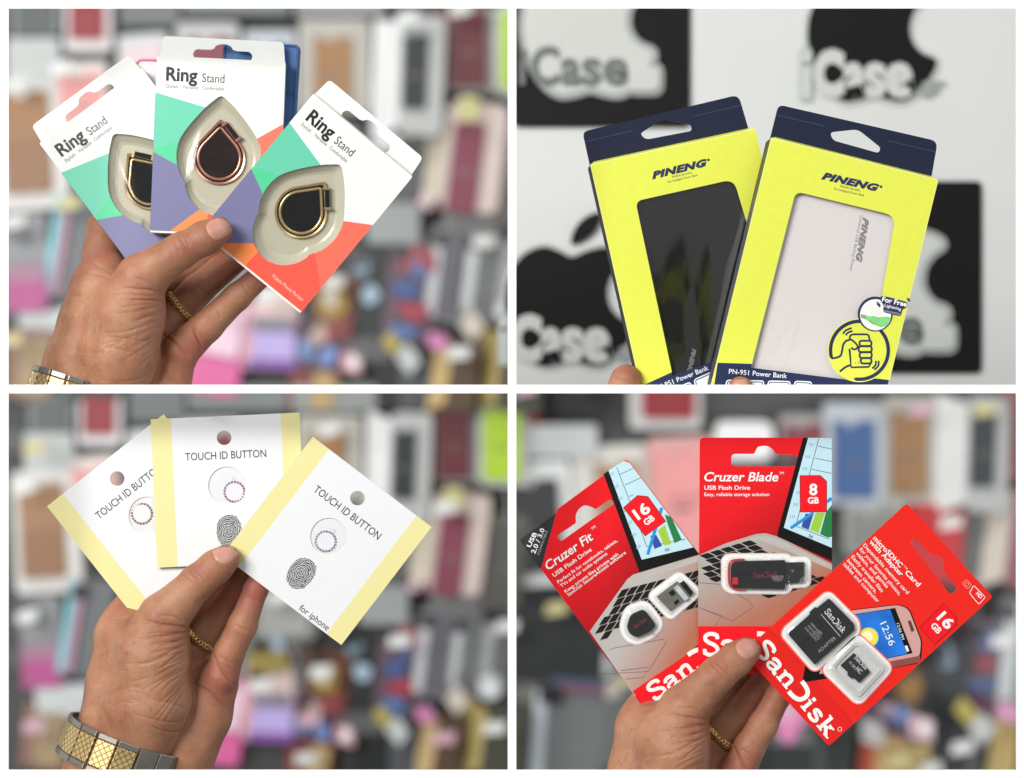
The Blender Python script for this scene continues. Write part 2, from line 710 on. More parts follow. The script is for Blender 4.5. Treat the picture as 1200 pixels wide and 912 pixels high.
# ------------------------------------------------------------------ hands: one continuous skin from a distance field
def skin_mat():
    m = bpy.data.materials.new('skin')
    m.use_nodes = True
    nt = m.node_tree
    N, Lk = nt.nodes, nt.links
    p = N['Principled BSDF']
    tc = N.new('ShaderNodeTexCoord')

    def noise(scale, detail=4, rough=0.6, dist=0.0):
        n = N.new('ShaderNodeTexNoise')
        n.inputs['Scale'].default_value = scale
        n.inputs['Detail'].default_value = detail
        n.inputs['Roughness'].default_value = rough
        n.inputs['Distortion'].default_value = dist
        Lk.new(tc.outputs['Object'], n.inputs['Vector'])
        return n

    def ramp(src, stops):
        r = N.new('ShaderNodeValToRGB')
        while len(r.color_ramp.elements) < len(stops):
            r.color_ramp.elements.new(0.5)
        for e_, (q, c) in zip(r.color_ramp.elements, stops):
            e_.position = q
            e_.color = (*c, 1)
        Lk.new(src, r.inputs['Fac'])
        return r
    big = noise(38, 3)
    r1 = ramp(big.outputs['Fac'], [(0.3, lin('#926148')), (0.52, lin('#ab795b')), (0.72, lin('#b98a6c'))])
    fine = noise(900, 3)
    r2 = ramp(fine.outputs['Fac'], [(0.35, (0.86, 0.84, 0.83)), (0.65, (1, 1, 1))])
    mx = N.new('ShaderNodeMix')
    mx.data_type = 'RGBA'
    mx.blend_type = 'MULTIPLY'
    mx.inputs[0].default_value = 1
    Lk.new(r1.outputs[0], mx.inputs[6])
    Lk.new(r2.outputs[0], mx.inputs[7])
    # flushed patches
    fl = noise(22, 2)
    r3 = ramp(fl.outputs['Fac'], [(0.52, (0, 0, 0)), (0.72, (0.35, 0.35, 0.35))])
    mx2 = N.new('ShaderNodeMix')
    mx2.data_type = 'RGBA'
    Lk.new(r3.outputs[0], mx2.inputs[0])
    Lk.new(mx.outputs[2], mx2.inputs[6])
    mx2.inputs[7].default_value = (*lin('#ac6656'), 1)
    # redder skin on finger tips, knuckles and the palm (a painted weight per vertex)
    at = N.new('ShaderNodeAttribute')
    at.attribute_name = 'flush'
    mx3 = N.new('ShaderNodeMix')
    mx3.data_type = 'RGBA'
    Lk.new(at.outputs['Fac'], mx3.inputs[0])
    Lk.new(mx2.outputs[2], mx3.inputs[6])
    mx3.inputs[7].default_value = (*lin('#9c4f43'), 1)
    Lk.new(mx3.outputs[2], p.inputs['Base Color'])
    p.inputs['Roughness'].default_value = 0.52
    p.inputs['Specular IOR Level'].default_value = 0.4
    p.inputs['Subsurface Weight'].default_value = 0.12
    p.inputs['Subsurface Radius'].default_value = (0.004, 0.0016, 0.0009)
    p.inputs['Subsurface Scale'].default_value = 1.0
    vo = N.new('ShaderNodeTexVoronoi')
    vo.feature = 'DISTANCE_TO_EDGE'
    vo.inputs['Scale'].default_value = 780
    mp = N.new('ShaderNodeMapping')
    mp.inputs['Rotation'].default_value = (0, 0.6, 0)
    mp.inputs['Scale'].default_value = (0.55, 0.7, 1.3)
    wob = noise(260, 2)
    av = N.new('ShaderNodeVectorMath')
    av.operation = 'MULTIPLY_ADD'
    av.inputs[1].default_value = (0.003, 0.003, 0.003)
    Lk.new(wob.outputs['Color'], av.inputs[0])
    Lk.new(tc.outputs['Object'], av.inputs[2])
    Lk.new(av.outputs[0], mp.inputs['Vector'])
    Lk.new(mp.outputs[0], vo.inputs['Vector'])
    r4 = ramp(vo.outputs['Distance'], [(0.0, (0, 0, 0)), (0.18, (1, 1, 1))])
    b1 = N.new('ShaderNodeBump')
    b1.inputs['Strength'].default_value = 0.22
    b1.inputs['Distance'].default_value = 0.0003
    Lk.new(r4.outputs[0], b1.inputs['Height'])
    md = noise(150, 4, 0.6, 0.6)
    b2 = N.new('ShaderNodeBump')
    b2.inputs['Strength'].default_value = 0.35
    b2.inputs['Distance'].default_value = 0.0010
    Lk.new(md.outputs['Fac'], b2.inputs['Height'])
    Lk.new(b1.outputs[0], b2.inputs['Normal'])
    Lk.new(b2.outputs[0], p.inputs['Normal'])
    return m


SKIN = skin_mat()
NAIL = mat('nail', '#bf8b7a', 0.4, var=0.05, scale=160, coat=0.1)


def smin(a, b, k):
    h = np.clip(0.5 + 0.5 * (b - a) / k, 0, 1)
    return b * (1 - h) + a * h - k * h * (1 - h)


def smax(a, b, k):
    return -smin(-a, -b, k)


def surface_nets(F, org, h):
    s = F < 0
    nx, ny, nz = F.shape
    cs = [s[i:nx - 1 + i, j:ny - 1 + j, k:nz - 1 + k] for i in (0, 1) for j in (0, 1) for k in (0, 1)]
    any_ = np.zeros_like(cs[0])
    all_ = np.ones_like(cs[0])
    for c in cs:
        any_ |= c
        all_ &= c
    act = any_ & ~all_
    I, J, K = np.nonzero(act)
    acc = np.zeros((len(I), 3))
    cnt = np.zeros(len(I))
    corners = [(i, j, k) for i in (0, 1) for j in (0, 1) for k in (0, 1)]
    for a in corners:
        for ax in range(3):
            if a[ax] == 0:
                c = list(a)
                c[ax] = 1
                fa = F[I + a[0], J + a[1], K + a[2]]
                fb = F[I + c[0], J + c[1], K + c[2]]
                cr = (fa < 0) != (fb < 0)
                t = np.where(cr, fa / np.where(cr, fa - fb, 1), 0)
                p = np.array(a, float)[None, :].repeat(len(I), 0)
                p[:, ax] += t
                acc[cr] += p[cr]
                cnt[cr] += 1
    V = acc / cnt[:, None] + np.stack([I, J, K], 1)
    V = V * h + np.array(org)
    idx = -np.ones(act.shape, int)
    idx[I, J, K] = np.arange(len(I))
    quads = []
    for ax in range(3):
        sl0 = [slice(1, n - 1) for n in F.shape]
        sl1 = [slice(1, n - 1) for n in F.shape]
        sl0[ax] = slice(0, F.shape[ax] - 1)
        sl1[ax] = slice(1, F.shape[ax])
        a, c = s[tuple(sl0)], s[tuple(sl1)]
        e = np.nonzero(a != c)
        base = [q + (0 if i == ax else 1) for i, q in enumerate(e)]
        sign = a[e]
        u, v = [(1, 2), (2, 0), (0, 1)][ax]

        def g(du, dv):
            q = [x.copy() for x in base]
            q[u] = q[u] - 1 + du
            q[v] = q[v] - 1 + dv
            return idx[q[0], q[1], q[2]]
        Q = np.stack([g(0, 0), g(1, 0), g(1, 1), g(0, 1)], 1)
        Q[~sign] = Q[~sign][:, ::-1]
        quads.append(Q)
    return V, np.concatenate(quads)


class Hand:
    """chains of (px, py, depth in px, radius in px); y0 = depth of the plane the fingers close on"""
    def __init__(self, y0, palm, fingers, grooves=(), clip=None, h=1.2, inner=(), flush=()):
        self.flush = flush
        self.y0 = y0
        self.e = unit(y0)
        conv = lambda q: (np.array(W(q[0], q[1], y0 + q[2] * self.e)), q[3] * self.e)
        pts = [conv(q) for ch in palm + list(inner) + fingers for q in ch]
        lo = np.min([p - r for p, r in pts], 0) - 6 * self.e
        hi = np.max([p + r for p, r in pts], 0) + 6 * self.e
        self.h = h * self.e
        self.org = lo
        n = np.ceil((hi - lo) / self.h).astype(int) + 1
        self.ax = [lo[i] + self.h * np.arange(n[i]) for i in range(3)]
        big = 0.05
        self.n = n

        def chain(ch, k):
            F = np.full(n, big, np.float32)
            P_ = [conv(q) for q in ch]
            if len(P_) == 1:
                P_ = P_ * 2
            for (a, ra), (b, rb) in zip(P_[:-1], P_[1:]):
                self.cone(F, a, b, ra, rb, k)
            return F
        D = None
        for grp, kk in ((palm, 14), (inner, 12)):
            E = None
            for ch in grp:
                F = chain(ch, 9 * self.e)
                E = F if E is None else smin(E, F, kk * self.e)
            if E is not None:
                D = E if D is None else smin(D, E, 4.5 * self.e)
        FN = None
        for ch in fingers:
            F = chain(ch, 5 * self.e)
            FN = F if FN is None else smin(FN, F, 1.6 * self.e)
        if FN is not None:
            D = smin(D, FN, 7 * self.e) if D is not None else FN
        self.F = D
        for g in grooves:
            self.groove(*g)
        if clip is not None:
            Z = self.ax[2][None, None, :]
            self.F = np.maximum(self.F, (clip - Z) + 0 * self.F)

    def cone(self, F, a, b, ra, rb, k):
        m = max(ra, rb) + 26 * self.e
        lo = np.maximum(np.floor((np.minimum(a, b) - m - self.org) / self.h).astype(int), 0)
        hi = np.minimum(np.ceil((np.maximum(a, b) + m - self.org) / self.h).astype(int) + 1, self.n)
        if (hi <= lo).any():
            return
        sl = tuple(slice(lo[i], hi[i]) for i in range(3))
        X, Y, Z = np.meshgrid(*[self.ax[i][lo[i]:hi[i]] for i in range(3)], indexing='ij', sparse=True)
        ab = b - a
        L2 = max(ab.dot(ab), 1e-12)
        t = np.clip(((X - a[0]) * ab[0] + (Y - a[1]) * ab[1] + (Z - a[2]) * ab[2]) / L2, 0, 1)
        d = np.sqrt((X - a[0] - t * ab[0]) ** 2 + (Y - a[1] - t * ab[1]) ** 2 + (Z - a[2] - t * ab[2]) ** 2) - (ra + (rb - ra) * t)
        F[sl] = smin(F[sl], d.astype(np.float32), k)

    def sample(self, p):
        q = (np.array(p) - self.org) / self.h
        i = np.floor(q).astype(int)
        if (i < 0).any() or (i >= self.n - 1).any():
            return 0.05
        f = q - i
        r = 0
        for a in (0, 1):
            for b in (0, 1):
                for c in (0, 1):
                    r += self.F[i[0] + a, i[1] + b, i[2] + c] * (f[0] if a else 1 - f[0]) * (f[1] if b else 1 - f[1]) * (f[2] if c else 1 - f[2])
        return r

    def surf(self, px_, py_):
        """first skin point behind a photo pixel"""
        a = self.y0 - 110 * self.e
        step = 0.6 * self.e
        prev = a
        while a < self.y0 + 120 * self.e:
            if self.sample(W(px_, py_, a)) < 0:
                lo_, hi_ = prev, a
                for _ in range(8):
                    mid = (lo_ + hi_) / 2
                    if self.sample(W(px_, py_, mid)) < 0:
                        hi_ = mid
                    else:
                        lo_ = mid
                return W(px_, py_, hi_)
            prev = a
            a += step
        return None

    def normal(self, p):
        e = 1.5 * self.h
        p = np.array(p)
        g = np.array([self.sample(p + np.eye(3)[i] * e) - self.sample(p - np.eye(3)[i] * e) for i in range(3)])
        return Vector(g / (np.linalg.norm(g) + 1e-12))

    def groove(self, pts, w=1.3, depth=1.3):
        line = catmull(pts, 7, closed=False)
        S_ = [self.surf(*q[:2]) for q in line]
        n = len(S_)
        P_ = []
        for i, s in enumerate(S_):
            if s is None:
                continue
            f = math.sin(math.pi * min(max((i + 0.6) / n, 0.02), 0.98)) ** 0.6
            nn = self.normal(s)
            r = w * self.e
            P_.append((np.array(s + nn * (r - depth * self.e * f)), r))
        G = np.full(self.n, 0.05, np.float32)
        for (a, ra), (b, rb) in zip(P_[:-1], P_[1:]):
            if np.linalg.norm(a - b) < 14 * self.e:
                self.cone(G, a, b, ra, rb, 0.5 * self.e)
        self.F = smax(self.F, -G, 1.6 * self.e)

    def build(self, name, parent=None):
        V, Q = surface_nets(self.F, self.org, self.h)
        me = bpy.data.meshes.new(name)
        me.vertices.add(len(V))
        me.vertices.foreach_set('co', V.astype(np.float32).ravel())
        me.loops.add(Q.size)
        me.loops.foreach_set('vertex_index', Q.astype(np.int32).ravel())
        me.polygons.add(len(Q))
        me.polygons.foreach_set('loop_start', np.arange(0, Q.size, 4, dtype=np.int32))
        me.polygons.foreach_set('loop_total', np.full(len(Q), 4, np.int32))
        me.polygons.foreach_set('use_smooth', np.ones(len(Q), bool))
        me.update(calc_edges=True)
        me.validate()
        wgt = np.zeros(len(V))
        for x, y, d, r, amt in self.flush:
            c = np.array(W(x, y, self.y0 + d * self.e))
            wgt = np.maximum(wgt, amt * np.exp(-((np.linalg.norm(V - c, axis=1) / (r * self.e)) ** 2)))
        at = me.attributes.new('flush', 'FLOAT', 'POINT')
        at.data.foreach_set('value', wgt.astype(np.float32))
        me.materials.append(SKIN)
        o = bpy.data.objects.new(name, me)
        COL.objects.link(o)
        if parent:
            o.parent = parent
        return o

    def hair(self, boxes, parent, seed):
        r = random.Random(seed)
        b = MB()
        hm = mat('hair_brown', '#6e4c38', 0.5)
        for x0, y0, x1, y1, n, ang in boxes:
            for _ in range(n):
                x, y = r.uniform(x0, x1), r.uniform(y0, y1)
                s = self.surf(x, y)
                if s is None:
                    continue
                nn = self.normal(s)
                if nn.y > -0.12:
                    continue
                a = math.radians(ang + r.gauss(0, 28))
                L_ = r.uniform(4, 10) * self.e
                d = Vector((math.cos(a), 0, -math.sin(a)))
                d = (d - nn * d.dot(nn)).normalized()
                side = d.cross(nn) * r.uniform(-0.35, 0.35)
                pts = [s + d * (L_ * t) + side * (L_ * t * t) + nn * (self.e * (0.1 + 2.2 * t * (1.15 - t))) for t in (0, 0.35, 0.7, 1.0)]
                b.tube(pts, [0.13 * self.e, 0.12 * self.e, 0.09 * self.e, 0.04 * self.e], hm, 3, caps=False)
        if b.v:
            o = b.build('hair', parent)
            o['kind'] = 'stuff'

    def nail(self, c, ax, length, width, parent):
        """a nail lying on the skin: c centre, ax direction to the tip (photo px)"""
        ax = Vector(ax).normalized()
        sd = Vector((-ax.y, ax.x))
        nu, nv = 12, 12
        vs, fs = [], []
        for i in range(nu + 1):
            for j in range(nv + 1):
                u = -1 + 2 * i / nu
                v = -1 + 2 * j / nv
                # rounded rectangle to ellipse mapping, square-ish at the free edge
                q = 0.5 if u > 0 else 0.95
                x = u * math.sqrt(1 - q * 0.5 * v * v)
                y = v * math.sqrt(1 - q * 0.5 * u * u)
                p = Vector(c) + ax * (x * length / 2) + sd * (y * width / 2)
                s = self.surf(p.x, p.y)
                if s is None:
                    s = vs[-1] if vs else W(p.x, p.y, self.y0)
                    vs.append(s)
                    continue
                edge = max(abs(u), abs(v))
                lift = 0.00028 if edge < 0.99 else -0.0003
                if edge < 0.99 and edge > 0.8:
                    lift = 0.00022
                vs.append(s + self.normal(s) * lift)
        for i in range(nu):
            for j in range(nv):
                a = i * (nv + 1) + j
                fs.append((a, a + 1, a + nv + 2, a + nv + 1))
        b = MB()
        b.add(vs, fs, NAIL, True)
        o = b.build('nail', parent)
        return o


GOLD = mat('gold', '#cfa566', 0.3, metal=0.65, var=0.06, scale=400)
STEEL = mat('brushed_steel', '#8e8b85', 0.34, metal=0.75, var=0.08, scale=500)


def finger_ring(label, c, ax, r, depth_y):
    """braided gold band: c centre px, ax finger direction px, r radius px"""
    e = unit(depth_y)
    C0 = W(c[0], c[1], depth_y)
    A = Vector((ax[0], ax[2] if len(ax) > 2 else 0, -ax[1])).normalized()
    U = A.orthogonal().normalized()
    V_ = A.cross(U)
    t = thing('finger_ring', label, 'ring', Matrix.Translation(C0), 'gold rings on the ring fingers')
    for ph in (0, 1, 2):
        pts = []
        n = 168
        for i in range(n):
            th = 2 * math.pi * i / n
            w = 9 * th + ph * 2 * math.pi / 3
            rr = (r + 1.5 * math.cos(2 * w)) * e
            pts.append((U * math.cos(th) + V_ * math.sin(th)) * rr + A * (3.6 * math.sin(w) * e))
        b = MB()
        b.tube(pts, 1.5 * e, GOLD, 8, closed=True)
        b.build('strand', t)
    return t


def link_mats():
    m = mat('watch_gold', '#cfaa68', 0.36, metal=0.7, var=0.1, scale=300)
    nt = m.node_tree
    p = nt.nodes['Principled BSDF']
    tc = nt.nodes.new('ShaderNodeTexCoord')
    mp = nt.nodes.new('ShaderNodeMapping')
    mp.inputs['Rotation'].default_value = (0, 0, 0.78)
    nt.links.new(tc.outputs['Object'], mp.inputs[0])
    ck = nt.nodes.new('ShaderNodeTexBrick')
    ck.offset = 0.0
    ck.inputs['Scale'].default_value = 330
    ck.inputs['Mortar Size'].default_value = 0.09
    ck.inputs['Brick Width'].default_value = 1.0
    ck.inputs['Row Height'].default_value = 1.0
    ck.inputs['Color1'].default_value = (1, 1, 1, 1)
    ck.inputs['Color2'].default_value = (0.9, 0.9, 0.9, 1)
    ck.inputs['Mortar'].default_value = (0, 0, 0, 1)
    nt.links.new(mp.outputs[0], ck.inputs[0])
    ink_ = nt.nodes.new('ShaderNodeMix')
    ink_.data_type = 'RGBA'
    ink_.inputs[6].default_value = (*lin('#8a7040'), 1)
    ink_.inputs[7].default_value = (*lin('#d6bd88'), 1)
    nt.links.new(ck.outputs['Color'], ink_.inputs[0])
    nt.links.new(ink_.outputs[2], p.inputs['Base Color'])
    bp = nt.nodes.new('ShaderNodeBump')
    bp.inputs['Strength'].default_value = 0.8
    bp.inputs['Distance'].default_value = 0.0004
    nt.links.new(ck.outputs['Color'], bp.inputs['Height'])
    nt.links.new(bp.outputs[0], p.inputs['Normal'])
    return m


def wristwatch(label, c, y0, axis, a, bdep, width, n=19, th0=0.0, clasp=()):
    """bracelet round a wrist. c centre px, axis = forearm direction px (towards the elbow), a = half width px, bdep = half depth px"""
    e = unit(y0)
    gm = link_mats()
    C0 = W(c[0], c[1], y0)
    A = Vector((axis[0], axis[2], -axis[1])).normalized()
    U = A.cross(Vector((0, 1, 0))).normalized()
    if U.x < 0:
        U = -U
    F_ = U.cross(A).normalized()
    if F_.y > 0:
        F_ = -F_
    t = thing('wristwatch', label, 'watch', Matrix.Translation(C0), 'two tone bracelet watches')
    pos = lambda th: U * (math.cos(th) * a * e) + F_ * (math.sin(th) * bdep * e)
    # equal arc steps
    N_ = 720
    ths = [2 * math.pi * i / N_ for i in range(N_ + 1)]
    acc = [0]
    for i in range(N_):
        acc.append(acc[-1] + (pos(ths[i + 1]) - pos(ths[i])).length)
    per = acc[-1]
    for k in range(n):
        s = (k + th0) % n * per / n
        i = min(range(N_ + 1), key=lambda q: abs(acc[q] - s))
        th = ths[i]
        T = (pos(th + 0.01) - pos(th - 0.01)).normalized()
        Nn = T.cross(A)
        if Nn.dot(pos(th)) < 0:
            Nn = -Nn
        R = Matrix((T, A, Nn)).transposed()
        if R.determinant() < 0:
            R = Matrix((-T, A, Nn)).transposed()
        M = Matrix.Translation(pos(th)) @ R.to_4x4()
        w = per / n * 0.475
        z0, z1 = 0.2 * e, 4.0 * e
        rows = [('steel_link', -width / 2, -width / 2 + 6.5, STEEL), ('gold_link', -width / 2 + 7.2, width / 2 - 7.2, gm), ('steel_link', width / 2 - 6.5, width / 2, STEEL)]
        if k in clasp:
            rows = [('clasp_plate', -width / 2, width / 2, STEEL)]
        for nm, y_0, y_1, mm in rows:
            b = MB()
            ww = w if 'link' in nm else w * 1.02
            b.box(-ww, y_0 * e, z0, ww, y_1 * e, z1 if nm != 'gold_link' else z1 - 0.5 * e, mm, 0.8 * e)
            o = b.build(nm, t)
            o.matrix_local = M
    return t

# ------------------------------------------------------------------ TL: three hands and what they hold
def fan(cx, cy, seed):
    """fine skin folds that fan out from the crotch of the thumb over the ball of the thumb"""
    r = random.Random(seed)
    out = []
    for i in range(15):
        a = math.radians(-6 + i * 4.6 + r.uniform(-2, 2))
        r0, r1 = r.uniform(2, 16), r.uniform(30, 66)
        y = cy + i * 5.0 + r.uniform(-2, 2)
        x = cx - i * 0.2
        m = r.uniform(-3, 3)
        out.append(([(x - math.cos(a) * r0, y + math.sin(a) * r0), (x - math.cos(a) * (r0 + r1) / 2, y + math.sin(a) * (r0 + r1) / 2 + m * 0.6), (x - math.cos(a) * r1, y + math.sin(a) * r1)], 0.8, r.uniform(0.4, 0.8)))
    for i in range(9):
        x, y = cx - r.uniform(30, 90), cy + r.uniform(30, 110)
        a = r.uniform(-0.5, 0.5)
        l = r.uniform(8, 18)
        out.append(([(x - l, y - l * a), (x, y + r.uniform(-1.5, 1.5)), (x + l, y + l * a)], 0.75, r.uniform(0.15, 0.35)))
    return out


def make_hands():
    # upper left: holds the ring stand boxes
    yb = 0.043
    h = Hand(yb, palm=[
        [(256, 270, -31, 16), (240, 279, -34, 18.5), (212, 294, -36, 19.5), (190, 308, -33, 21), (166, 327, -26, 27)],
        [(166, 327, -26, 27), (150, 365, -14, 43), (141, 418, -4, 43), (130, 455, 6, 44)],
        [(122, 318, 36, 28), (118, 338, 32, 35), (112, 378, 28, 42), (98, 428, 26, 46), (88, 460, 28, 46)],
    ], inner=[
        [(168, 394, 50, 36), (152, 447, 40, 42)],
        [(207, 425, 36, 22), (192, 462, 34, 32)],
    ], fingers=[
        [(120, 300, 54, 25), (122, 268, 64, 20), (150, 215, 70, 17), (190, 180, 70, 14)],
        [(172, 340, 54, 22), (226, 312, 64, 20), (268, 278, 62, 17)],
        [(192, 384, 46, 22), (232, 340, 54, 18.5), (277, 303, 50, 16)],
        [(214, 408, 28, 23), (243, 382, 30, 18.5), (278, 348, 36, 16), (312, 318, 42, 13.5)],
    ], grooves=[
        ([(194, 348), (180, 341), (160, 339), (140, 337)], 1.2, 1.5),
        ([(193, 354), (176, 352), (154, 352)], 1.1, 1.3),
        ([(192, 360), (176, 361), (160, 364)], 1.0, 1.1),
        ([(188, 366), (172, 371), (158, 377)], 1.0, 0.9),
        ([(186, 341), (172, 330), (158, 326)], 1.0, 1.1),
        ([(204, 281), (206, 289), (212, 296)], 0.9, 0.8), ([(211, 279), (216, 286), (222, 293)], 0.9, 0.8), ([(218, 281), (222, 287)], 0.8, 0.7),
        ([(130, 318), (116, 312), (104, 304)], 1.0, 0.9), ([(136, 326), (116, 322), (98, 318)], 1.0, 0.9),
        ([(190, 392), (205, 402), (222, 420)], 1.4, 2.4), ([(224, 376), (230, 392), (238, 410)], 1.4, 2.2),
        ([(170, 420), (150, 412), (130, 408)], 1.0, 0.8), ([(255, 362), (259, 372)], 0.8, 0.7), ([(285, 333), (291, 345)], 0.8, 0.7),
        ([(180, 396), (168, 400), (150, 398)], 0.8, 0.7),
    ] + fan(194, 347, 5), clip=LEDGE_Z, flush=[(310, 318, 30, 26, 0.8), (256, 262, -40, 20, 0.35), (214, 290, -52, 16, 0.4), (225, 410, 20, 32, 0.55), (118, 300, 20, 26, 0.5), (272, 303, 40, 30, 0.7), (176, 350, -50, 26, 0.25)])
    o = h.build('hand')
    tag(o, 'left hand with bracelet watch holding up the three ring stand boxes', 'hand', 'hands holding packages')
    h.nail((256.5, 267), (0.84, -0.54), 31, 29, o)
    h.hair([(56, 340, 120, 428, 34, 125), (100, 395, 150, 430, 6, 120)], o, 3)
    finger_ring('braided gold ring under the thumb holding the ring stand boxes', (212, 360), (0.78, -0.62, 0.0), 20.5, yb + 48 * h.e)
    wristwatch('gold and steel bracelet watch cut off by the middle bar under the ring stand boxes', (87, 466), yb + 0.013, (-0.3, 0.95, -0.08), 51, 66, 44, th0=0.3, clasp=(0, 1))

    # lower left: holds the three button cards
    def low(dx, dy, pin, yb, extra, grooves_extra=()):
        T = lambda q: tuple((x + dx, y + dy, *r) for x, y, *r in q)
        return Hand(yb, palm=[T(c) for c in [
            [(265, 655, -16, 16.2), (252, 665, -18, 18.5), (231, 683, -21, 19.8), (212, 703, -20, 22), (192, 724, -18, 27)],
            [(192, 724, -18, 27), (179, 760, -12, 43), (174, 818, -4, 49), (165, 862, 8, 46)],
            [(152, 724, 34, 26), (150, 742, 30, 38), (145, 800, 28, 43), (138, 848, 26, 46)],
            [(150, 862, 28, 52), (132, 900, 30, 55), (112, 952, 30, 57)],
        ]], inner=[T(c) for c in [
            [(214, 794, 52, 36), (190, 862, 40, 46)],
            [(252, 802, 34, 28), (238, 838, 36, 33), (214, 884, 34, 40)],
        ]], fingers=[T(c) for c in [
            [(150, 722, 36, 22), (185, 650, 36, 17), (240, 610, 24, 15)],
            [(196, 735, 52, 22), (240, 702, 60, 20), (290, 640, 40, 17)],
            [(216, 772, 44, 22), (258, 722, 48, 21), (300, 668, 34, 18)],
            pin]],
            grooves=[(T(p), w, d) for p, w, d in [
                ([(221, 736), (206, 734), (184, 731), (166, 726)], 1.2, 1.4),
                ([(221, 741), (204, 744), (184, 746), (162, 746)], 1.2, 1.5),
                ([(220, 747), (204, 753), (186, 758)], 1.1, 1.3),
                ([(219, 754), (204, 762), (188, 770)], 1.0, 1.2),
                ([(217, 762), (204, 771), (192, 780)], 1.0, 0.9),
                ([(214, 728), (200, 722), (186, 722)], 1.0, 1.0),
                ([(213, 668), (216, 676), (224, 683)], 0.9, 0.8), ([(222, 665), (226, 672), (234, 679)], 0.9, 0.8), ([(228, 666), (232, 671), (238, 675)], 0.8, 0.7),
                ([(166, 720), (148, 724), (126, 726)], 0.9, 0.8), ([(160, 729), (142, 734), (122, 738)], 0.9, 0.8), ([(160, 716), (146, 716)], 0.8, 0.7),
                ([(224, 800), (240, 808), (254, 818), (266, 830)], 1.4, 2.4), ([(246, 760), (256, 780), (274, 803)], 1.4, 2.4),
                ([(216, 830), (196, 824), (172, 818)], 0.9, 0.8), ([(214, 846), (192, 846), (160, 838)], 0.9, 0.8), ([(212, 858), (196, 858), (178, 852)], 0.9, 0.9),
                ([(290, 700), (302, 706)], 0.8, 0.6), ([(276, 733), (286, 738), (296, 741)], 0.9, 0.8), ([(258, 770), (272, 778)], 0.8, 0.7),
            ]] + [(T(q), w_, d_) for q, w_, d_ in fan(221, 737, 8)] + list(grooves_extra), flush=[(x + dx, y + dy, d_, r_, a_) for x, y, d_, r_, a_ in ((302, 690, 8, 30, 0.85), (268, 645, -26, 22, 0.4), (230, 672, -38, 16, 0.4), (256, 790, 16, 34, 0.55), (140, 712, 20, 24, 0.4), (285, 690, 40, 40, 0.7), (200, 740, -40, 26, 0.25))])
    yb = 0.042
    h = low(0, 0, [(260, 790, 20, 21), (268, 766, 18, 18), (284, 733, 16, 17), (300, 690, 16, 14.2), (312, 664, 18, 12)], yb, None)
    o = h.build('hand')
    tag(o, 'left hand with bracelet watch holding up the three touch button cards', 'hand', 'hands holding packages')
    h.nail((264, 647), (0.78, -0.62), 31, 29, o)
    h.hair([(100, 750, 160, 846, 34, 105), (130, 810, 180, 850, 8, 110)], o, 5)
    finger_ring('braided gold ring under the thumb holding the touch button cards', (233, 748), (0.66, -0.75, 0.0), 20.5, yb + 42 * h.e)
    wristwatch('gold and steel bracelet watch on the wrist below the touch button cards', (143, 882), yb + 0.014, (-0.36, 0.93, -0.1), 69, 80, 45, th0=0.2, clasp=(0, 1, 2, 3))

    # lower right: holds the three memory cards
    h = low(610, 108, [(256, 796, 20, 21), (268, 768, 18, 18), (284, 742, 16, 17), (303, 706, 16, 14.5), (316, 682, 18, 12)], yb, None)
    o = h.build('hand')
    tag(o, 'left hand holding up the three red memory packages, no watch in view', 'hand', 'hands holding packages')
    h.nail((877, 758), (0.78, -0.62), 31, 29, o)
    h.hair([(706, 850, 770, 900, 26, 105)], o, 7)
    finger_ring('braided gold ring under the thumb holding the red memory packages', (841, 863), (0.66, -0.75, 0.0), 20.5, yb + 42 * h.e)

    # upper right: two finger tips gripping the power bank boxes from below
    t = thing('hand', 'finger and thumb tip gripping the bottom of the two power bank boxes', 'hand', None, 'hands holding packages')
    h = Hand(0.045, palm=[], fingers=[[(734, 446, 6, 19), (722, 480, 10, 20)]], clip=LEDGE_Z, flush=[(734, 432, 0, 16, 0.5)],
             grooves=[([(722, 444), (734, 447), (748, 446)], 0.8, 0.7)])
    h.build('finger', t)
    h = Hand(0.045, palm=[], fingers=[[(868, 457, -44, 15.5), (880, 500, -40, 18)]], clip=LEDGE_Z, flush=[(868, 446, -55, 14, 0.5)])
    o = h.build('thumb', t)
    h.nail((868, 450), (-0.1, -1), 12, 19, o)


make_hands()
bpy.context.view_layer.update()
for o_ in [q for q in COL.objects if q.name.startswith('wristwatch') and q.location.z > -0.05]:
    for c_ in list(o_.children):
        clip_one(c_, o_.matrix_world @ c_.matrix_local, LEDGE_Z)

# ------------------------------------------------------------------ ring stand boxes
paper_w = mat('card_white', '#e6e8e4', 0.42, var=0.012, scale=120, bump=0.02, spec=0.4)
paper_edge = mat('card_edge', '#e9e7df', 0.7, var=0.03)
ink = mat('ink_black', '#1b1b1d', 0.45, var=0.05)
ink_soft = mat('ink_grey', '#5b5d60', 0.5, var=0.05)


def teardrop(cx, cy, r, peak, n=40, rnd=0.12):
    """circle with two tangents to a peak above; v down; returned as (u, v)"""
    L_ = cy - peak
    a = math.acos(min(0.999, r / L_))
    pts = []
    s0 = -math.pi / 2 + a
    s1 = 3 * math.pi / 2 - a
    for i in range(n + 1):
        t = s0 + (s1 - s0) * i / n
        pts.append((cx + r * math.cos(t), cy + r * math.sin(t)))
    tip = Vector((cx, peak))
    A, B_ = Vector(pts[-1]), Vector(pts[0])
    for k in range(5):
        t = k / 4
        p0 = tip + (A - tip) * rnd
        p1 = tip + (B_ - tip) * rnd
        q = p0 * (1 - t) ** 2 + tip * 2 * t * (1 - t) + p1 * t * t
        pts.append((q.x, q.y))
    return pts


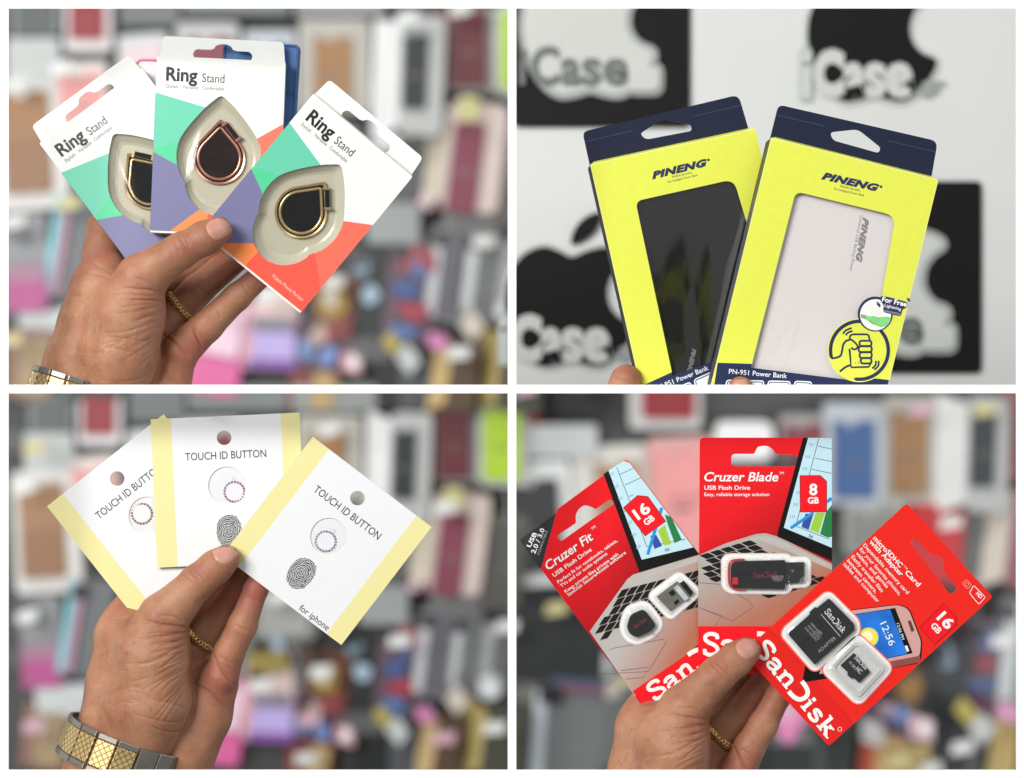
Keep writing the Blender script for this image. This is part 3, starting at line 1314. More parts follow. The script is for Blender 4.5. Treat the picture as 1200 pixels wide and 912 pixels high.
def ring_box_parts(pl, root):
    U = pl.UV
    e = pl.e
    green = mat('print_green', '#63c5a5', 0.42, var=0.015)
    green2 = mat('print_green_deep', '#4fc994', 0.42, var=0.015)
    purple = mat('print_purple', '#75749b', 0.42, var=0.015)
    orange = mat('print_orange', '#fb8a48', 0.42, var=0.015)
    red = mat('print_coral', '#f65745', 0.42, var=0.015)
    red2 = mat('print_coral_light', '#f86c57', 0.42, var=0.015)
    tray = mat('tray_cream', '#bfbaa4', 0.3, var=0.02, coat=0.3)
    win = [(76.5, 44), (67, 50.5), (58, 59), (44, 75.5), (33, 91.5), (28.2, 104), (27.2, 120), (31.5, 136.5), (38.5, 147.5), (38.6, 152), (44.5, 166), (57, 178.5), (70, 183.6), (76.5, 184.3),
           (83, 183.6), (96, 178.5), (108.5, 166), (114.4, 152), (114.5, 147.5), (121.5, 136.5), (125.8, 120), (124.8, 104), (120, 91.5), (109, 75.5), (95, 59), (86, 50.5)]
    hole = U(catmull(win, 3))
    outer = U(rounded([(0, 0), (150, 0), (150, 205), (0, 205)], 1.5, 2))
    big = [
        (U([(-2, 43), (70, 61), (80, 110), (60, 143), (-2, 112)]), green),
        (U([(-2, 110.5), (38, 96), (60, 98), (60, 143), (-2, 112)]), green2),
        (U([(-2, 112), (60, 143), (60, 176), (22, 206), (-2, 206)]), purple),
        (U([(22, 206), (58, 177), (76, 178), (66, 206)]), orange),
        (U([(152, 72), (120, 92), (90, 140), (66.5, 184), (65, 206), (152, 206)]), red),
        (U([(152, 72), (120, 92), (100, 126), (152, 172)]), red2),
    ]
    b = MB()
    b.sheet(outer, [hole], big, paper_w, 0.0)
    fp = b.build('front_panel', root)
    b = MB()
    T_ = 18 * e
    b.wall(outer, 0.0, outer, -T_, paper_w)
    # coloured side panels
    b.slab(U(rounded([(0, 0), (150, 0), (150, 205), (0, 205)], 1.5, 2)), -T_ - 0.6 * e, -T_, paper_edge)
    b.build('carton', root)
    b = MB()
    b.slab(U(rounded([(0.5, 204.5), (149.5, 204.5), (149.5, 207.4), (0.5, 207.4)], 0.6, 1)), -T_, -0.6 * e, paper_w)
    b.build('bottom_flap', root)
    b = MB()
    for (v0, v1, m) in ((1, 43, None), (43, 112.5, green), (112.5, 204, purple)):
        if m:
            b.add([(-0.15 * e, -v0 * e, -0.1 * e), (-0.15 * e, -v0 * e, -T_), (-0.15 * e, -v1 * e, -T_), (-0.15 * e, -v1 * e, -0.1 * e)], [(0, 1, 2, 3)], m)
    b.build('side_panel', root)
    # window edge and cream tray
    b = MB()
    b.wall(hole[::-1] if area2(hole) > 0 else hole, 0.0, hole[::-1] if area2(hole) > 0 else hole, -1.2 * e, paper_edge)
    b.build('window_edge', root)
    c = Vector(pl.uv(76.5, 118))
    shrink = lambda s: [tuple(c + (Vector(q) - c) * s) for q in hole]
    b = MB()
    h0, h1, h2 = shrink(1.04), shrink(0.86), shrink(0.80)
    b.wall(h1, -8.4 * e, h0, -1.3 * e, tray, True)
    b.wall(h2, -9.4 * e, h1, -8.4 * e, tray, True)
    b.poly(h2, -9.4 * e, tray)
    b.build('tray', root)
    # hang tab with euro slot
    b = MB()
    slot = [(40, -6.5), (41.5, -10.5), (45, -12.5), (60, -12.5), (64.5, -14), (66.5, -17.5), (71, -19.5), (75.5, -20), (80, -19.5), (84.5, -17.5), (86.5, -14), (91, -12.5), (105, -12.5), (108.5, -10.5), (110, -6.5), (108.5, -2.5), (105, -0.8), (45, -0.8), (41.5, -2.5)]
    z = -T_
    b.slab(U(rounded([(4, -26), (146, -26), (149, 3), (1, 3)], [5, 5, 0, 0])), z - 0.6 * e, z + 0.6 * e, paper_w, holes=[U(slot)], mside=paper_edge)
    b.build('hang_tab', root)
    # flap closing the top, sloping from the front edge back to the tab
    b = MB()
    a0 = [pl.uv(0.5, 0.0), pl.uv(149.5, 0.0), pl.uv(148.5, -2.5), pl.uv(1.5, -2.5)]
    b.add([(*a0[0], -0.05 * e), (*a0[1], -0.05 * e), (*a0[2], z + 0.8 * e), (*a0[3], z + 0.8 * e)], [(0, 1, 2, 3)], paper_w)
    b.build('top_flap', root)
    b = MB()
    zt = 0.12 * e
    b.text('Ring', pl.uv(11.5, 28.5), pl.uv(48, 28.5), 15.0 * e, zt, ink, bold=0.028)
    b.text('Stand', pl.uv(53.5, 28.5), pl.uv(79.5, 28.5), 10.2 * e, zt, ink, bold=0.0)
    b.text('Stylish', pl.uv(11.5, 37.5), pl.uv(25.5, 37.5), 4.4 * e, zt, ink_soft)
    b.text('Versatile', pl.uv(31, 37.5), pl.uv(49.5, 37.5), 4.4 * e, zt, ink_soft)
    b.text('Comfortable', pl.uv(54, 37.5), pl.uv(79.5, 37.5), 4.4 * e, zt, ink_soft)
    b.text('Mobile Phone Partner', pl.uv(97, 195.5), pl.uv(143, 195.5), 4.2 * e, zt, mat('ink_pale', '#f6c9be', 0.5))
    b.build('lettering', root)
    # clear film
    b = MB()
    b.poly(shrink(1.03), -1.4 * e, clear_mat('film', gloss=0.03, rough=0.1))
    b.build('window_film', root)


def ring_stand_parts(pl, root, metal, dark):
    U, e = pl.UV, pl.e
    zb = -9.3 * e
    cx, cy = 76.6, 116.5
    b = MB()
    o = U(teardrop(cx, cy, 31, 69))
    o2 = U(teardrop(cx, cy, 30.4, 70.4))
    b.wall(o, zb, o, zb + 2.6 * e, metal, True)
    b.wall(o, zb + 2.6 * e, o2, zb + 3.6 * e, metal, True)
    i1 = U(teardrop(cx, cy, 28.2, 73.8))
    b.wall(o2, zb + 3.6 * e, i1, zb + 3.0 * e, metal)
    b.wall(i1, zb + 3.0 * e, i1, zb + 1.6 * e, dark)
    b.poly(i1, zb + 1.6 * e, dark)
    b.build('base_plate', root)
    # swivel ring, a tube along a smaller teardrop
    b = MB()
    pts = [(*q, zb + 4.0 * e) for q in U(teardrop(cx, cy, 24.6, 79.5))]
    b.tube(pts, 1.8 * e, metal, 10, closed=True)
    b.build('swivel_ring', root)
    b = MB()
    disc = U(teardrop(cx, cy, 22.6, 83))
    b.wall(disc, zb + 1.7 * e, disc, zb + 3.4 * e, dark)
    b.poly(disc, zb + 3.4 * e, dark)
    b.build('mirror_plate', root)
    # hinge block across the right flank of the peak
    b = MB()
    h = [(80, 78), (85.5, 83.5), (95, 94), (99, 92.5), (97, 89.5), (88, 79), (82.5, 73.5)]
    b.slab(U([(81, 77.5), (94.5, 93.5), (98.5, 90.0), (85, 74.2)]), zb + 2 * e, zb + 5.4 * e, dark)
    b.slab(U([(94, 94.5), (96, 97), (102.5, 91.5), (100.5, 89)]), zb + 2 * e, zb + 6.2 * e, metal)
    b.slab(U([(77.5, 77.5), (79.5, 79.5), (85.5, 74.5), (83.5, 72.5)]), zb + 2 * e, zb + 6.0 * e, metal)
    b.build('hinge', root)


copper = mat('rose_copper', '#c98f7c', 0.22, metal=0.7, var=0.04)
brass = mat('pale_gold', '#cdb482', 0.22, metal=0.7, var=0.04)
mirror_k = mat('black_mirror', '#0d0a08', 0.1, var=0.5, scale=90, coat=0.6, bump=0.25)
mirror_c = mat('brown_mirror', '#24130f', 0.1, var=0.5, scale=90, coat=0.6, bump=0.25)
TLP = [Plane(184, 65, 0.0462, 2.3, 4, 0), Plane(367, 110, 0.036, 39.4, 9, 0), Plane(46, 168, 0.0562, -36.8, 2, 0)]
g = 'ring stand boxes'
r0 = thing('ring_stand_box', 'upright ring stand box in the middle with a rose gold ring', 'box', TLP[0].M, g)
ring_box_parts(TLP[0], r0)
copy_tree(r0, M=TLP[1].M, label='ring stand box tilted right, in front, with a whole gold ring showing')
copy_tree(r0, M=TLP[2].M, label='ring stand box tilted left, half hidden behind the upright one')
g = 'phone ring stands'
q0 = thing('ring_stand', 'rose gold teardrop phone ring in the upright box', 'phone ring', TLP[0].M, g)
ring_stand_parts(TLP[0], q0, copper, mirror_c)
q1 = thing('ring_stand', 'gold teardrop phone ring in the right hand tilted box', 'phone ring', TLP[1].M, g)
ring_stand_parts(TLP[1], q1, brass, mirror_k)
copy_tree(q1, M=TLP[2].M, label='gold teardrop phone ring half hidden in the left tilted box')


# two phone cases held behind the boxes
def held_case(label, pl, w, h, m, edge, r, nm='phone_case'):
    t = thing(nm, label, 'phone case', pl.M, 'phone cases held behind the ring boxes')
    b = MB()
    b.slab(pl.UV(rrect(0, 0, w, h, r)), -10 * pl.e, 0, m, mside=edge)
    b.build('shell', t)
    b = MB()
    rim = rrect(2, 2, w - 2, h - 2, r - 2)
    b.tube([(*q, 0.4 * pl.e) for q in pl.UV(rim)], 1.6 * pl.e, edge, 6, closed=True)
    b.build('rim', t)
    return t


blue_c = mat('blue_case', '#3f68a3', 0.5, var=0.03)
t = held_case('blue phone case standing out behind the upright ring stand box', Plane(262, 47, 0.0665, 3.5), 90, 172, blue_c, mat('blue_case_edge', '#345a92', 0.5), 7)
b = MB()
bp_ = Plane(262, 47, 0.0665, 3.5)
b.text('iCase', bp_.uv(77, 60), bp_.uv(88, 60), 5 * bp_.e, 0.3 * bp_.e, mat('ink_navy', '#20305c', 0.4))
b.build('lettering', t)
held_case('clear phone case with pink rim behind the ring stand boxes', Plane(158, 68, 0.0715, 2), 60, 120, mat('clear_case_white', '#f3e6ea', 0.25, coat=0.4), mat('pink_rim', '#ee7f9f', 0.35), 10)

# ------------------------------------------------------------------ touch button cards
BLP = [Plane(176.5, 491.5, 0.0430, -2.6), Plane(366.5, 512, 0.0395, 37.4, 2), Plane(55, 593.5, 0.0462, -38.3)]


def fingerprint_mat():
    m = bpy.data.materials.new('fingerprint_print')
    m.use_nodes = True
    nt = m.node_tree
    p = nt.nodes['Principled BSDF']
    p.inputs['Roughness'].default_value = 0.45
    tc = nt.nodes.new('ShaderNodeTexCoord')
    mp = nt.nodes.new('ShaderNodeMapping')
    mp.inputs['Scale'].default_value = (1.0, 0.82, 1.0)
    wv = nt.nodes.new('ShaderNodeTexWave')
    wv.wave_type = 'RINGS'
    wv.rings_direction = 'Z'
    wv.inputs['Scale'].default_value = 350
    wv.inputs['Distortion'].default_value = 9
    wv.inputs['Detail'].default_value = 2.5
    wv.inputs['Detail Scale'].default_value = 0.9
    wv.inputs['Detail Roughness'].default_value = 0.6
    nt.links.new(tc.outputs['Object'], mp.inputs[0])
    nt.links.new(mp.outputs[0], wv.inputs[0])
    rp = nt.nodes.new('ShaderNodeValToRGB')
    rp.color_ramp.elements[0].position = 0.52
    rp.color_ramp.elements[0].color = (*lin('#26272a'), 1)
    rp.color_ramp.elements[1].position = 0.86
    rp.color_ramp.elements[1].color = (*lin('#d9dcdb'), 1)
    nt.links.new(wv.outputs['Fac'], rp.inputs[0])
    nt.links.new(rp.outputs[0], p.inputs['Base Color'])
    return m


def button_card_parts(pl, root, gem):
    U, e = pl.UV, pl.e
    yel = mat('print_pale_yellow', '#e0d898', 0.5, var=0.035, scale=1500)
    wht = mat('touch_card_white', '#dfe1e2', 0.42, var=0.01, scale=200, bump=0.015)
    hole = U(circle(85, 25.5, 8.6, 28))
    wind = U(circle(86, 81.5, 22, 44))
    outer = U([(0, 0), (174.5, 0), (174.5, 174), (0, 174)])
    b = MB()
    b.sheet(outer, [hole, wind], [(U([(-1, -1), (24, -1), (24, 175), (-1, 175)]), yel), (U([(152.5, -1), (176, -1), (176, 175), (152.5, 175)]), yel)], wht, 0.0)
    for l in (ccw(outer), ccw(hole)[::-1], ccw(wind)[::-1]):
        b.wall(l, -1.3 * e, l, 0.0, mat('card_cut_edge', '#f1ecc8', 0.6))
    b.slab(outer, -2.4 * e, -1.3 * e, wht, holes=[hole])
    b.build('card', root)
    b = MB()
    b.text('TOUCH ID BUTTON', pl.uv(38.5, 50.3), pl.uv(133.5, 50.3), 8.8 * e, 0.08 * e, ink, bold=0.004)
    b.build('lettering', root)
    b = MB()
    b.text('for iphone', pl.uv(109, 171), pl.uv(151, 171), 7.6 * e, 0.08 * e, ink, bold=0.004)
    b.build('lettering', root)
    # clear dome over the recess
    b = MB()
    n = 44
    prev = U(circle(86, 81.5, 21.8, n))
    zp = -1.2 * e
    for r, z in ((21.2, -0.6), (19.5, 0.6), (16, 1.3), (11, 1.6)):
        cur = U(circle(86, 81.5, r, n))
        b.wall(prev, zp, cur, z * e, clear_mat('dome_clear', gloss=0.012, rough=0.08, edge=0.3), True)
        prev, zp = cur, z * e
    b.poly(prev, zp, clear_mat('dome_clear'))
    b.build('clear_dome', root)
    # fingerprint
    b = MB()
    F = MATS.setdefault('fp', fingerprint_mat())
    o = U(catmull([(86, 155.5), (78, 152.5), (73.2, 146), (71, 135), (73, 125), (78, 118.5), (86, 116), (94, 118), (99.3, 124), (101, 134), (99.5, 146), (94, 153)], 4))
    # serrated outline where the ridges run out
    cc = Vector(pl.uv(86, 136))
    rnd = random.Random(3)
    o = [tuple(cc + (Vector(q) - cc) * (1 + rnd.uniform(-0.05, 0.03))) for q in catmull([(q[0], q[1]) for q in o], 2)]
    b.poly([tuple(Vector(q) - cc) for q in o], 0.07 * e, F)
    f = b.build('fingerprint', root)
    f.location = (cc.x, cc.y, 0)


def gem_parts(pl, root, u, v, gm, face, n=21):
    e = pl.e
    c = pl.uv(u, v)
    b = MB()
    b.slab([(c[0] + x, c[1] + y) for x, y in circle(0, 0, 11.2 * e, 30)], -1.25 * e, -0.6 * e, face)
    b.build('button_face', root)
    b = MB()
    for i in range(n):
        t = 2 * math.pi * i / n
        q = (c[0] + math.cos(t) * 11.6 * e, c[1] + math.sin(t) * 11.6 * e)
        r = 1.6 * e
        k = 6
        vs = [(q[0] + r * math.cos(2 * math.pi * j / k), q[1] + r * math.sin(2 * math.pi * j / k), -0.6 * e) for j in range(k)]
        vs += [(q[0] + r * 0.55 * math.cos(2 * math.pi * (j + .5) / k), q[1] + r * 0.55 * math.sin(2 * math.pi * (j + .5) / k), 0.4 * e) for j in range(k)]
        fs = [(j, (j + 1) % k, k + j) for j in range(k)] + [((j + 1) % k, k + (j + 1) % k, k + j) for j in range(k)] + [tuple(k + j for j in range(k))]
        b.add(vs, fs, gm)
    b.build('rhinestones', root)
    b = MB()
    b.slab([(c[0] + x, c[1] + y) for x, y in rrect(-2.5 * e, 12.5 * e, 2.5 * e, 18.5 * e, 2.4 * e)], -1.25 * e, -1.0 * e, mat('tab_film', '#d5d6e2', 0.3))
    b.build('pull_tab', root)


g = 'touch button cards'
c0 = thing('button_card', 'middle upright touch button card with thumb on its fingerprint', 'card', BLP[0].M, g)
button_card_parts(BLP[0], c0, None)
copy_tree(c0, M=BLP[1].M, label='touch button card tilted right with whole fingerprint and iphone line')
copy_tree(c0, M=BLP[2].M, label='touch button card tilted left with brown stone button, half hidden')
g = 'jewelled home buttons'
face_m = mat('button_white', '#e4e5ec', 0.3, var=0.01)
for pl, (px_, py_), mm, lb in (
        (BLP[0], (274.5, 576.5), mat('gem_violet', '#b98aa8', 0.2, metal=0.35, var=0.35, scale=700), 'button with violet stones on the middle card'),
        (BLP[1], (381.5, 634.5), mat('gem_silver', '#a9acb6', 0.2, metal=0.35, var=0.35, scale=700), 'button with silver stones on the right tilted card'),
        (BLP[2], (166, 602), mat('gem_brown', '#b58d6c', 0.2, metal=0.35, var=0.35, scale=700), 'button with brown stones on the left tilted card')):
    t = thing('home_button', 'round white ' + lb, 'button', pl.M, g)
    q = pl.P(px_, py_)
    gem_parts(pl, t, q[0] / pl.e, -q[1] / pl.e, mm, face_m)

# ------------------------------------------------------------------ power bank boxes
TRP = [Plane(903.5, 161, 0.028, 14.0, 1.0, 0), Plane(691.5, 192.5, 0.049, -12.3, 2.0, 0)]
yel_m = mat('carton_yellow', '#dbe14c', 0.5, var=0.02, scale=200, bump=0.02)
navy_m = mat('carton_navy', '#161d36', 0.55, var=0.04, scale=300, bump=0.02, spec=0.25)
navy_ink = mat('ink_navy_blue', '#1c2450', 0.45, var=0.03)
band_m = mat('band_navy', '#10214c', 0.45, var=0.03)
grey_board = mat('grey_board', '#a09a86', 0.8, var=0.06)


def logo(b, s, p0, p1, h, z, m):
    b.text(s, p0, p1, h, z, m, bold=0.07, shear=0.32, space=1.12)


def power_box_parts(pl, root):
    U, e = pl.UV, pl.e
    Q = pl.Q
    outer = rounded(U([(0, 0), (203, 0), (205, 330), (2, 330)]), 1.5 * e, 2)
    win = rounded(Q([(932.5, 224.5), (1049.5, 253), (1016, 448), (880, 431)]), [9 * e, 13 * e, 0, 0], 6)
    band = Q([(841, 425.2), (885, 426.6), (960, 436.2), (1052, 446.5), (1052, 560), (820, 560)])
    b = MB()
    b.sheet(outer, [win], [(band, band_m)], yel_m, 0.0)
    w2 = ccw(win)[::-1]
    b.wall(w2, -1.3 * e, w2, 0.0, grey_board)
    b.build('front_panel', root)
    b = MB()
    T_ = 40 * e
    b.wall(ccw(outer), -T_, ccw(outer), -0.02 * e, mat('carton_side_dark', '#20242c', 0.5, var=0.04))
    b.slab(outer, -T_ - 0.8 * e, -T_, navy_m)
    b.build('carton', root)
    # printed frame inside the window
    b = MB()
    b.poly([tuple(q) for q in grow(win, 6 * e)], -1.5 * e, clear_mat('box_film', gloss=0.13, rough=0.03, wave=26, wdist=0.002))
    b.build('window_film', root)
    # hanging flap
    b = MB()
    hole = rounded(Q([(974, 154), (1007, 150.5), (1034, 172), (1031.5, 178.5), (977.5, 163.5)]), [6 * e, 6 * e, 6 * e, 6 * e, 6 * e], 4)
    z = -9 * e
    b.slab(rounded(Q([(913.5, 121.5), (1101, 164.5), (1093, 210), (903, 164)]), [7 * e, 9 * e, 0, 0]), z - 1.4 * e, z, navy_m, holes=[hole], mside=grey_board)
    b.stroke(Q([(910.5, 133.5), (968, 146.8)]), 0.9 * e, z + 0.06 * e, mat('navy_crease', '#2b3452', 0.6))
    b.stroke(Q([(1042, 164), (1098, 177)]), 0.9 * e, z + 0.06 * e, mat('navy_crease', '#2b3452', 0.6))
    b.build('hang_tab', root)
    b = MB()
    worn = mat('worn_yellow', '#f0f2b4', 0.6, var=0.1, scale=500)
    b.stroke(U([(1, 0.5), (202.5, 0.5)]), 0.7 * e, 0.05 * e, worn)
    b.stroke(U([(0.5, 1), (2.3, 330)]), 0.45 * e, 0.06 * e, worn)
    b.stroke(U([(202.6, 1), (204.6, 330)]), 0.45 * e, 0.06 * e, worn)
    w_ = b.build('worn_edge', root)
    w_['kind'] = 'stuff'
    b = MB()
    a = [pl.uv(2, 0), pl.uv(202, 0), pl.uv(197, -3), pl.uv(6, -3)]
    b.add([(*a[0], -0.04 * e), (*a[1], -0.04 * e), (*a[2], z + 0.4 * e), (*a[3], z + 0.4 * e)], [(0, 1, 2, 3)], yel_m)
    b.build('top_flap', root)
    b = MB()
    zt = 0.12 * e
    P = pl.P
    logo(b, 'PINENG', P(962, 209.5), P(1029.5, 224.5), 7.6 * e, zt, navy_ink)
    b.slab(circle(*P(1032.5, 219), 1.6 * e, 14), 0, zt, navy_ink)
    b.text('Reliable Specialist', P(984.5, 219.3), P(1008, 224.6), 2.7 * e, zt, navy_ink)
    b.text('For Intelligent Power Bank', P(977, 222.3), P(1012.5, 230.4), 2.7 * e, zt, navy_ink)
    wt = mat('ink_white', '#eef0f4', 0.45)
    b.text('PN-951 Power Bank', P(854, 438.0), P(922, 443.4), 5.6 * e, zt, wt, bold=0.006)
    for x0, x1, dy in ((851, 896, 0), (900, 927, 0.8), (931, 952, 1.2)):
        pts = rounded(Q([(x0, 445 + dy), (x1, 446 + dy), (x1 - 3, 466), (x0 - 3, 465)]), 4 * e)
        b.poly(pts, zt, wt)
        b.poly(grow(pts, -1.4 * e), zt + 0.05 * e, band_m)
        b.poly(grow(pts, -2.6 * e), zt + 0.1 * e, wt)
    b.build('lettering', root)
    # round sticker with the fist drawing
    b = MB()
    zc = 0.25 * e
    Z = lambda x, y: P(900 + x / 5.714, 320 + y / 5.714)
    c = Z(612, 518)
    b.slab(circle(*c, 37.4 * e, 56), 0.05 * e, zc, yel_m, mside=paper_edge)
    cx, cy = Z(717, 275)
    nv = navy_ink
    arc = []
    a0, a1 = math.radians(-152), math.radians(-520 + 30)
    ring = []
    for i in range(61):
        t = math.radians(-163 - (330 - 32) * i / 60 + 14)
        ring.append((c[0] + 34 * e * math.cos(t), c[1] + 34 * e * math.sin(t)))
    b.stroke(ring, [1.5 * e] + [4.2 * e] * 59 + [1.5 * e], zc + 0.06 * e, nv)
    st = 2.2 * e

    def line(pts, cl=False, w=st, smooth=True, z=0.1):
        q = [Z(*p) for p in pts]
        if smooth:
            q = catmull(q, 5, closed=cl)
        b.stroke(q, w, zc + z * e, nv, closed=cl)
    line([(425, 572), (462, 566), (487, 552), (496, 520), (503, 482), (523, 455), (548, 448)], w=2.4 * e)
    line([(480, 662), (505, 640), (530, 625), (553, 617)], w=2.4 * e, z=0.14)
    line([(545, 440), (552, 418), (566, 411), (660, 411), (672, 416), (682, 452)], smooth=False, z=0.18)
    line([(545, 440), (575, 460), (600, 490), (592, 506), (575, 512), (556, 500)], z=0.22)
    line([(545, 508), (550, 560), (556, 632), (675, 629), (686, 606)], smooth=False, z=0.26)
    for i, (x0, y0, x1, y1) in enumerate(((612, 454, 692, 489), (606, 491, 694, 529), (613, 531, 694, 569), (620, 570, 692, 606))):
        line(rrect(x0, y0, x1, y1, 16), cl=True, smooth=False, z=0.3 + 0.04 * i)
    for pts in ([(502, 408), (520, 385), (560, 368)], [(520, 418), (535, 400), (566, 388)], [(722, 588), (720, 615), (698, 640)], [(740, 588), (738, 622), (712, 648)]):
        line(pts, z=0.1)
    for x in (585, 605, 625):
        b.slab(circle(*Z(x, 603), 0.7 * e, 8), zc, zc + 0.1 * e, nv)
    z2 = zc + 0.5 * e
    b.slab(circle(cx, cy, 20.5 * e, 40), zc + 0.45 * e, z2, nv)
    b.poly(circle(cx + 0.6 * e, cy - 0.8 * e, 18.3 * e, 40), z2 + 0.06 * e, mat('sticker_white', '#e9eae2', 0.45))
    con = [Z(*p) for p in ((650, 282), (690, 292), (700, 286), (735, 297), (800, 292), (822, 300), (790, 362), (765, 358), (715, 340), (690, 322), (655, 312))]
    b.poly(con, z2 + 0.1 * e, mat('connector_green', '#7fcf7c', 0.4, var=0.08, scale=200))
    b.poly([Z(*p) for p in ((618, 276), (652, 282), (656, 312), (622, 300))], z2 + 0.12 * e, mat('connector_grey', '#8f9a8c', 0.4))
    b.poly([Z(*p) for p in ((655, 312), (690, 322), (715, 340), (765, 358), (762, 364), (700, 342))], z2 + 0.13 * e, mat('connector_green_low', '#5fae60', 0.4))
    blob = rounded([Z(*p) for p in ((752, 152), (800, 160), (935, 196), (926, 232), (898, 240), (886, 290), (768, 262), (775, 212), (750, 190))], 3 * e, 3)
    b.poly(blob, z2 + 0.2 * e, nv)
    b.text('For Free', Z(760, 190), Z(926, 226), 5.6 * e, z2 + 0.26 * e, wt, bold=0.03)
    b.text('Lightning', Z(778, 226), Z(888, 252), 3.6 * e, z2 + 0.26 * e, wt, bold=0.01)
    b.text('connector', Z(772, 258), Z(884, 284), 3.4 * e, z2 + 0.26 * e, mat('ink_blue_grey', '#aab4cf', 0.5))
    for pts in ([(938, 168), (950, 190)], [(930, 170), (942, 194)]):
        line(pts, w=1.2 * e, smooth=False, z=1.0)
    line([(725, 196), (740, 205), (750, 222)], w=1.5 * e, z=1.0)
    line([(728, 208), (738, 216), (744, 228)], w=1.5 * e, z=1.04)
    b.build('sticker', root)


def power_bank_parts(pl, root, m, ltr, letter=True):
    e = pl.e
    P = pl.P
    b = MB()
    o = rounded(pl.UV([(30, 44), (178, 44), (180, 325), (32, 325)]), 12 * e, 6)
    z0, z1 = -36 * e, -7 * e
    b.slab(grow(o, -1.5 * e), z0, z1, m)
    b.wall(o, z0 + 2 * e, o, z1 - 2 * e, m, True)
    b.wall(o, z1 - 2 * e, grow(o, -1.5 * e), z1, m, True)
    b.wall(grow(o, -1.5 * e), z0, o, z0 + 2 * e, m, True)
    b.build('shell', root)
    if letter:
        b = MB()
        logo(b, 'PINENG', P(1013.5, 254), P(1004, 306.5), 6.4 * e, z1 + 0.1 * e, ltr)
        b.text('Universal USB Backup Power', P(1009, 252), P(996.5, 317.5), 3.8 * e, z1 + 0.1 * e, ltr)
        b.build('lettering', root)


g = 'power bank boxes'
pb = thing('power_bank_box', 'yellow and navy box showing a white power bank, in front', 'box', TRP[0].M, g)
power_box_parts(TRP[0], pb)
pb2 = copy_tree(pb, M=TRP[1].M, label='yellow and navy box showing a black power bank, tilted left')
wbank = thing('power_bank', 'white power bank seen through the window of the front yellow box', 'power bank', TRP[0].M)
power_bank_parts(TRP[0], wbank, mat('bank_white', '#f8f1ef', 0.35, var=0.01, coat=0.2), mat('bank_print', '#8f8b8d', 0.5))
bbank = thing('power_bank', 'black glossy power bank seen through the window of the left yellow box', 'power bank', TRP[1].M)
power_bank_parts(TRP[1], bbank, mat('bank_black', '#1b1b19', 0.08, var=0.01, scale=60, coat=0.8), None, False)
b = MB()
P_ = TRP[1].P
b.text('PINENG', P_(812, 408), P_(806, 436), 5 * TRP[1].e, -6.9 * TRP[1].e, mat('bank_print', '#8f8b8d', 0.5), bold=0.03, shear=0.28)
b.build('lettering', bbank)
pb_full = copy_tree(pb)
bpy.context.view_layer.update()
for t, pl in ((pb, TRP[0]), (pb2, TRP[1]), (wbank, TRP[0]), (bbank, TRP[1])):
    clip_below(t, pl.M, LEDGE_Z + 0.0001)

# the box whose reflection stands in the glossy black power bank, held up beside the camera
mir = copy_tree(pb_full, M=Matrix.Translation((0.285, -1.0, 0.17)) @ Matrix.Rotation(math.pi, 4, 'Z') @ Matrix.Rotation(math.radians(24), 4, 'Y') @ EYE, label='yellow and navy box mirrored in the glossy black power bank')
for q_ in [pb_full] + list(pb_full.children):
    bpy.data.objects.remove(q_)

# ------------------------------------------------------------------ memory packages
RED = mat('pack_red', '#e41c24', 0.4, spec=0.2, var=0.02)
RED_B = mat('pack_red_bright', '#ee1a24', 0.4, spec=0.2, var=0.02)
DRED = mat('pack_dark_red', '#a3131c', 0.4)
WHT = mat('pack_white', '#f2f1ee', 0.42)
BLK = mat('pack_black', '#0d0c0c', 0.45, var=0.1, spec=0.25)
SILV = mat('print_silver', '#b9b4ae', 0.4, var=0.03)
SCR = mat('print_screen', '#bfe0ea', 0.4, var=0.02)
KEY = mat('print_key', '#1a1918', 0.45, var=0.15, scale=300, spec=0.25)
KEYH = mat('print_key_edge', '#5d5954', 0.4)
LINE = mat('print_line', '#705f58', 0.4)
clear = clear_mat('blister_clear', gloss=0.03, rough=0.06)
GLOW2 = mat('print_glow_soft', '#efc4bb', 0.5)

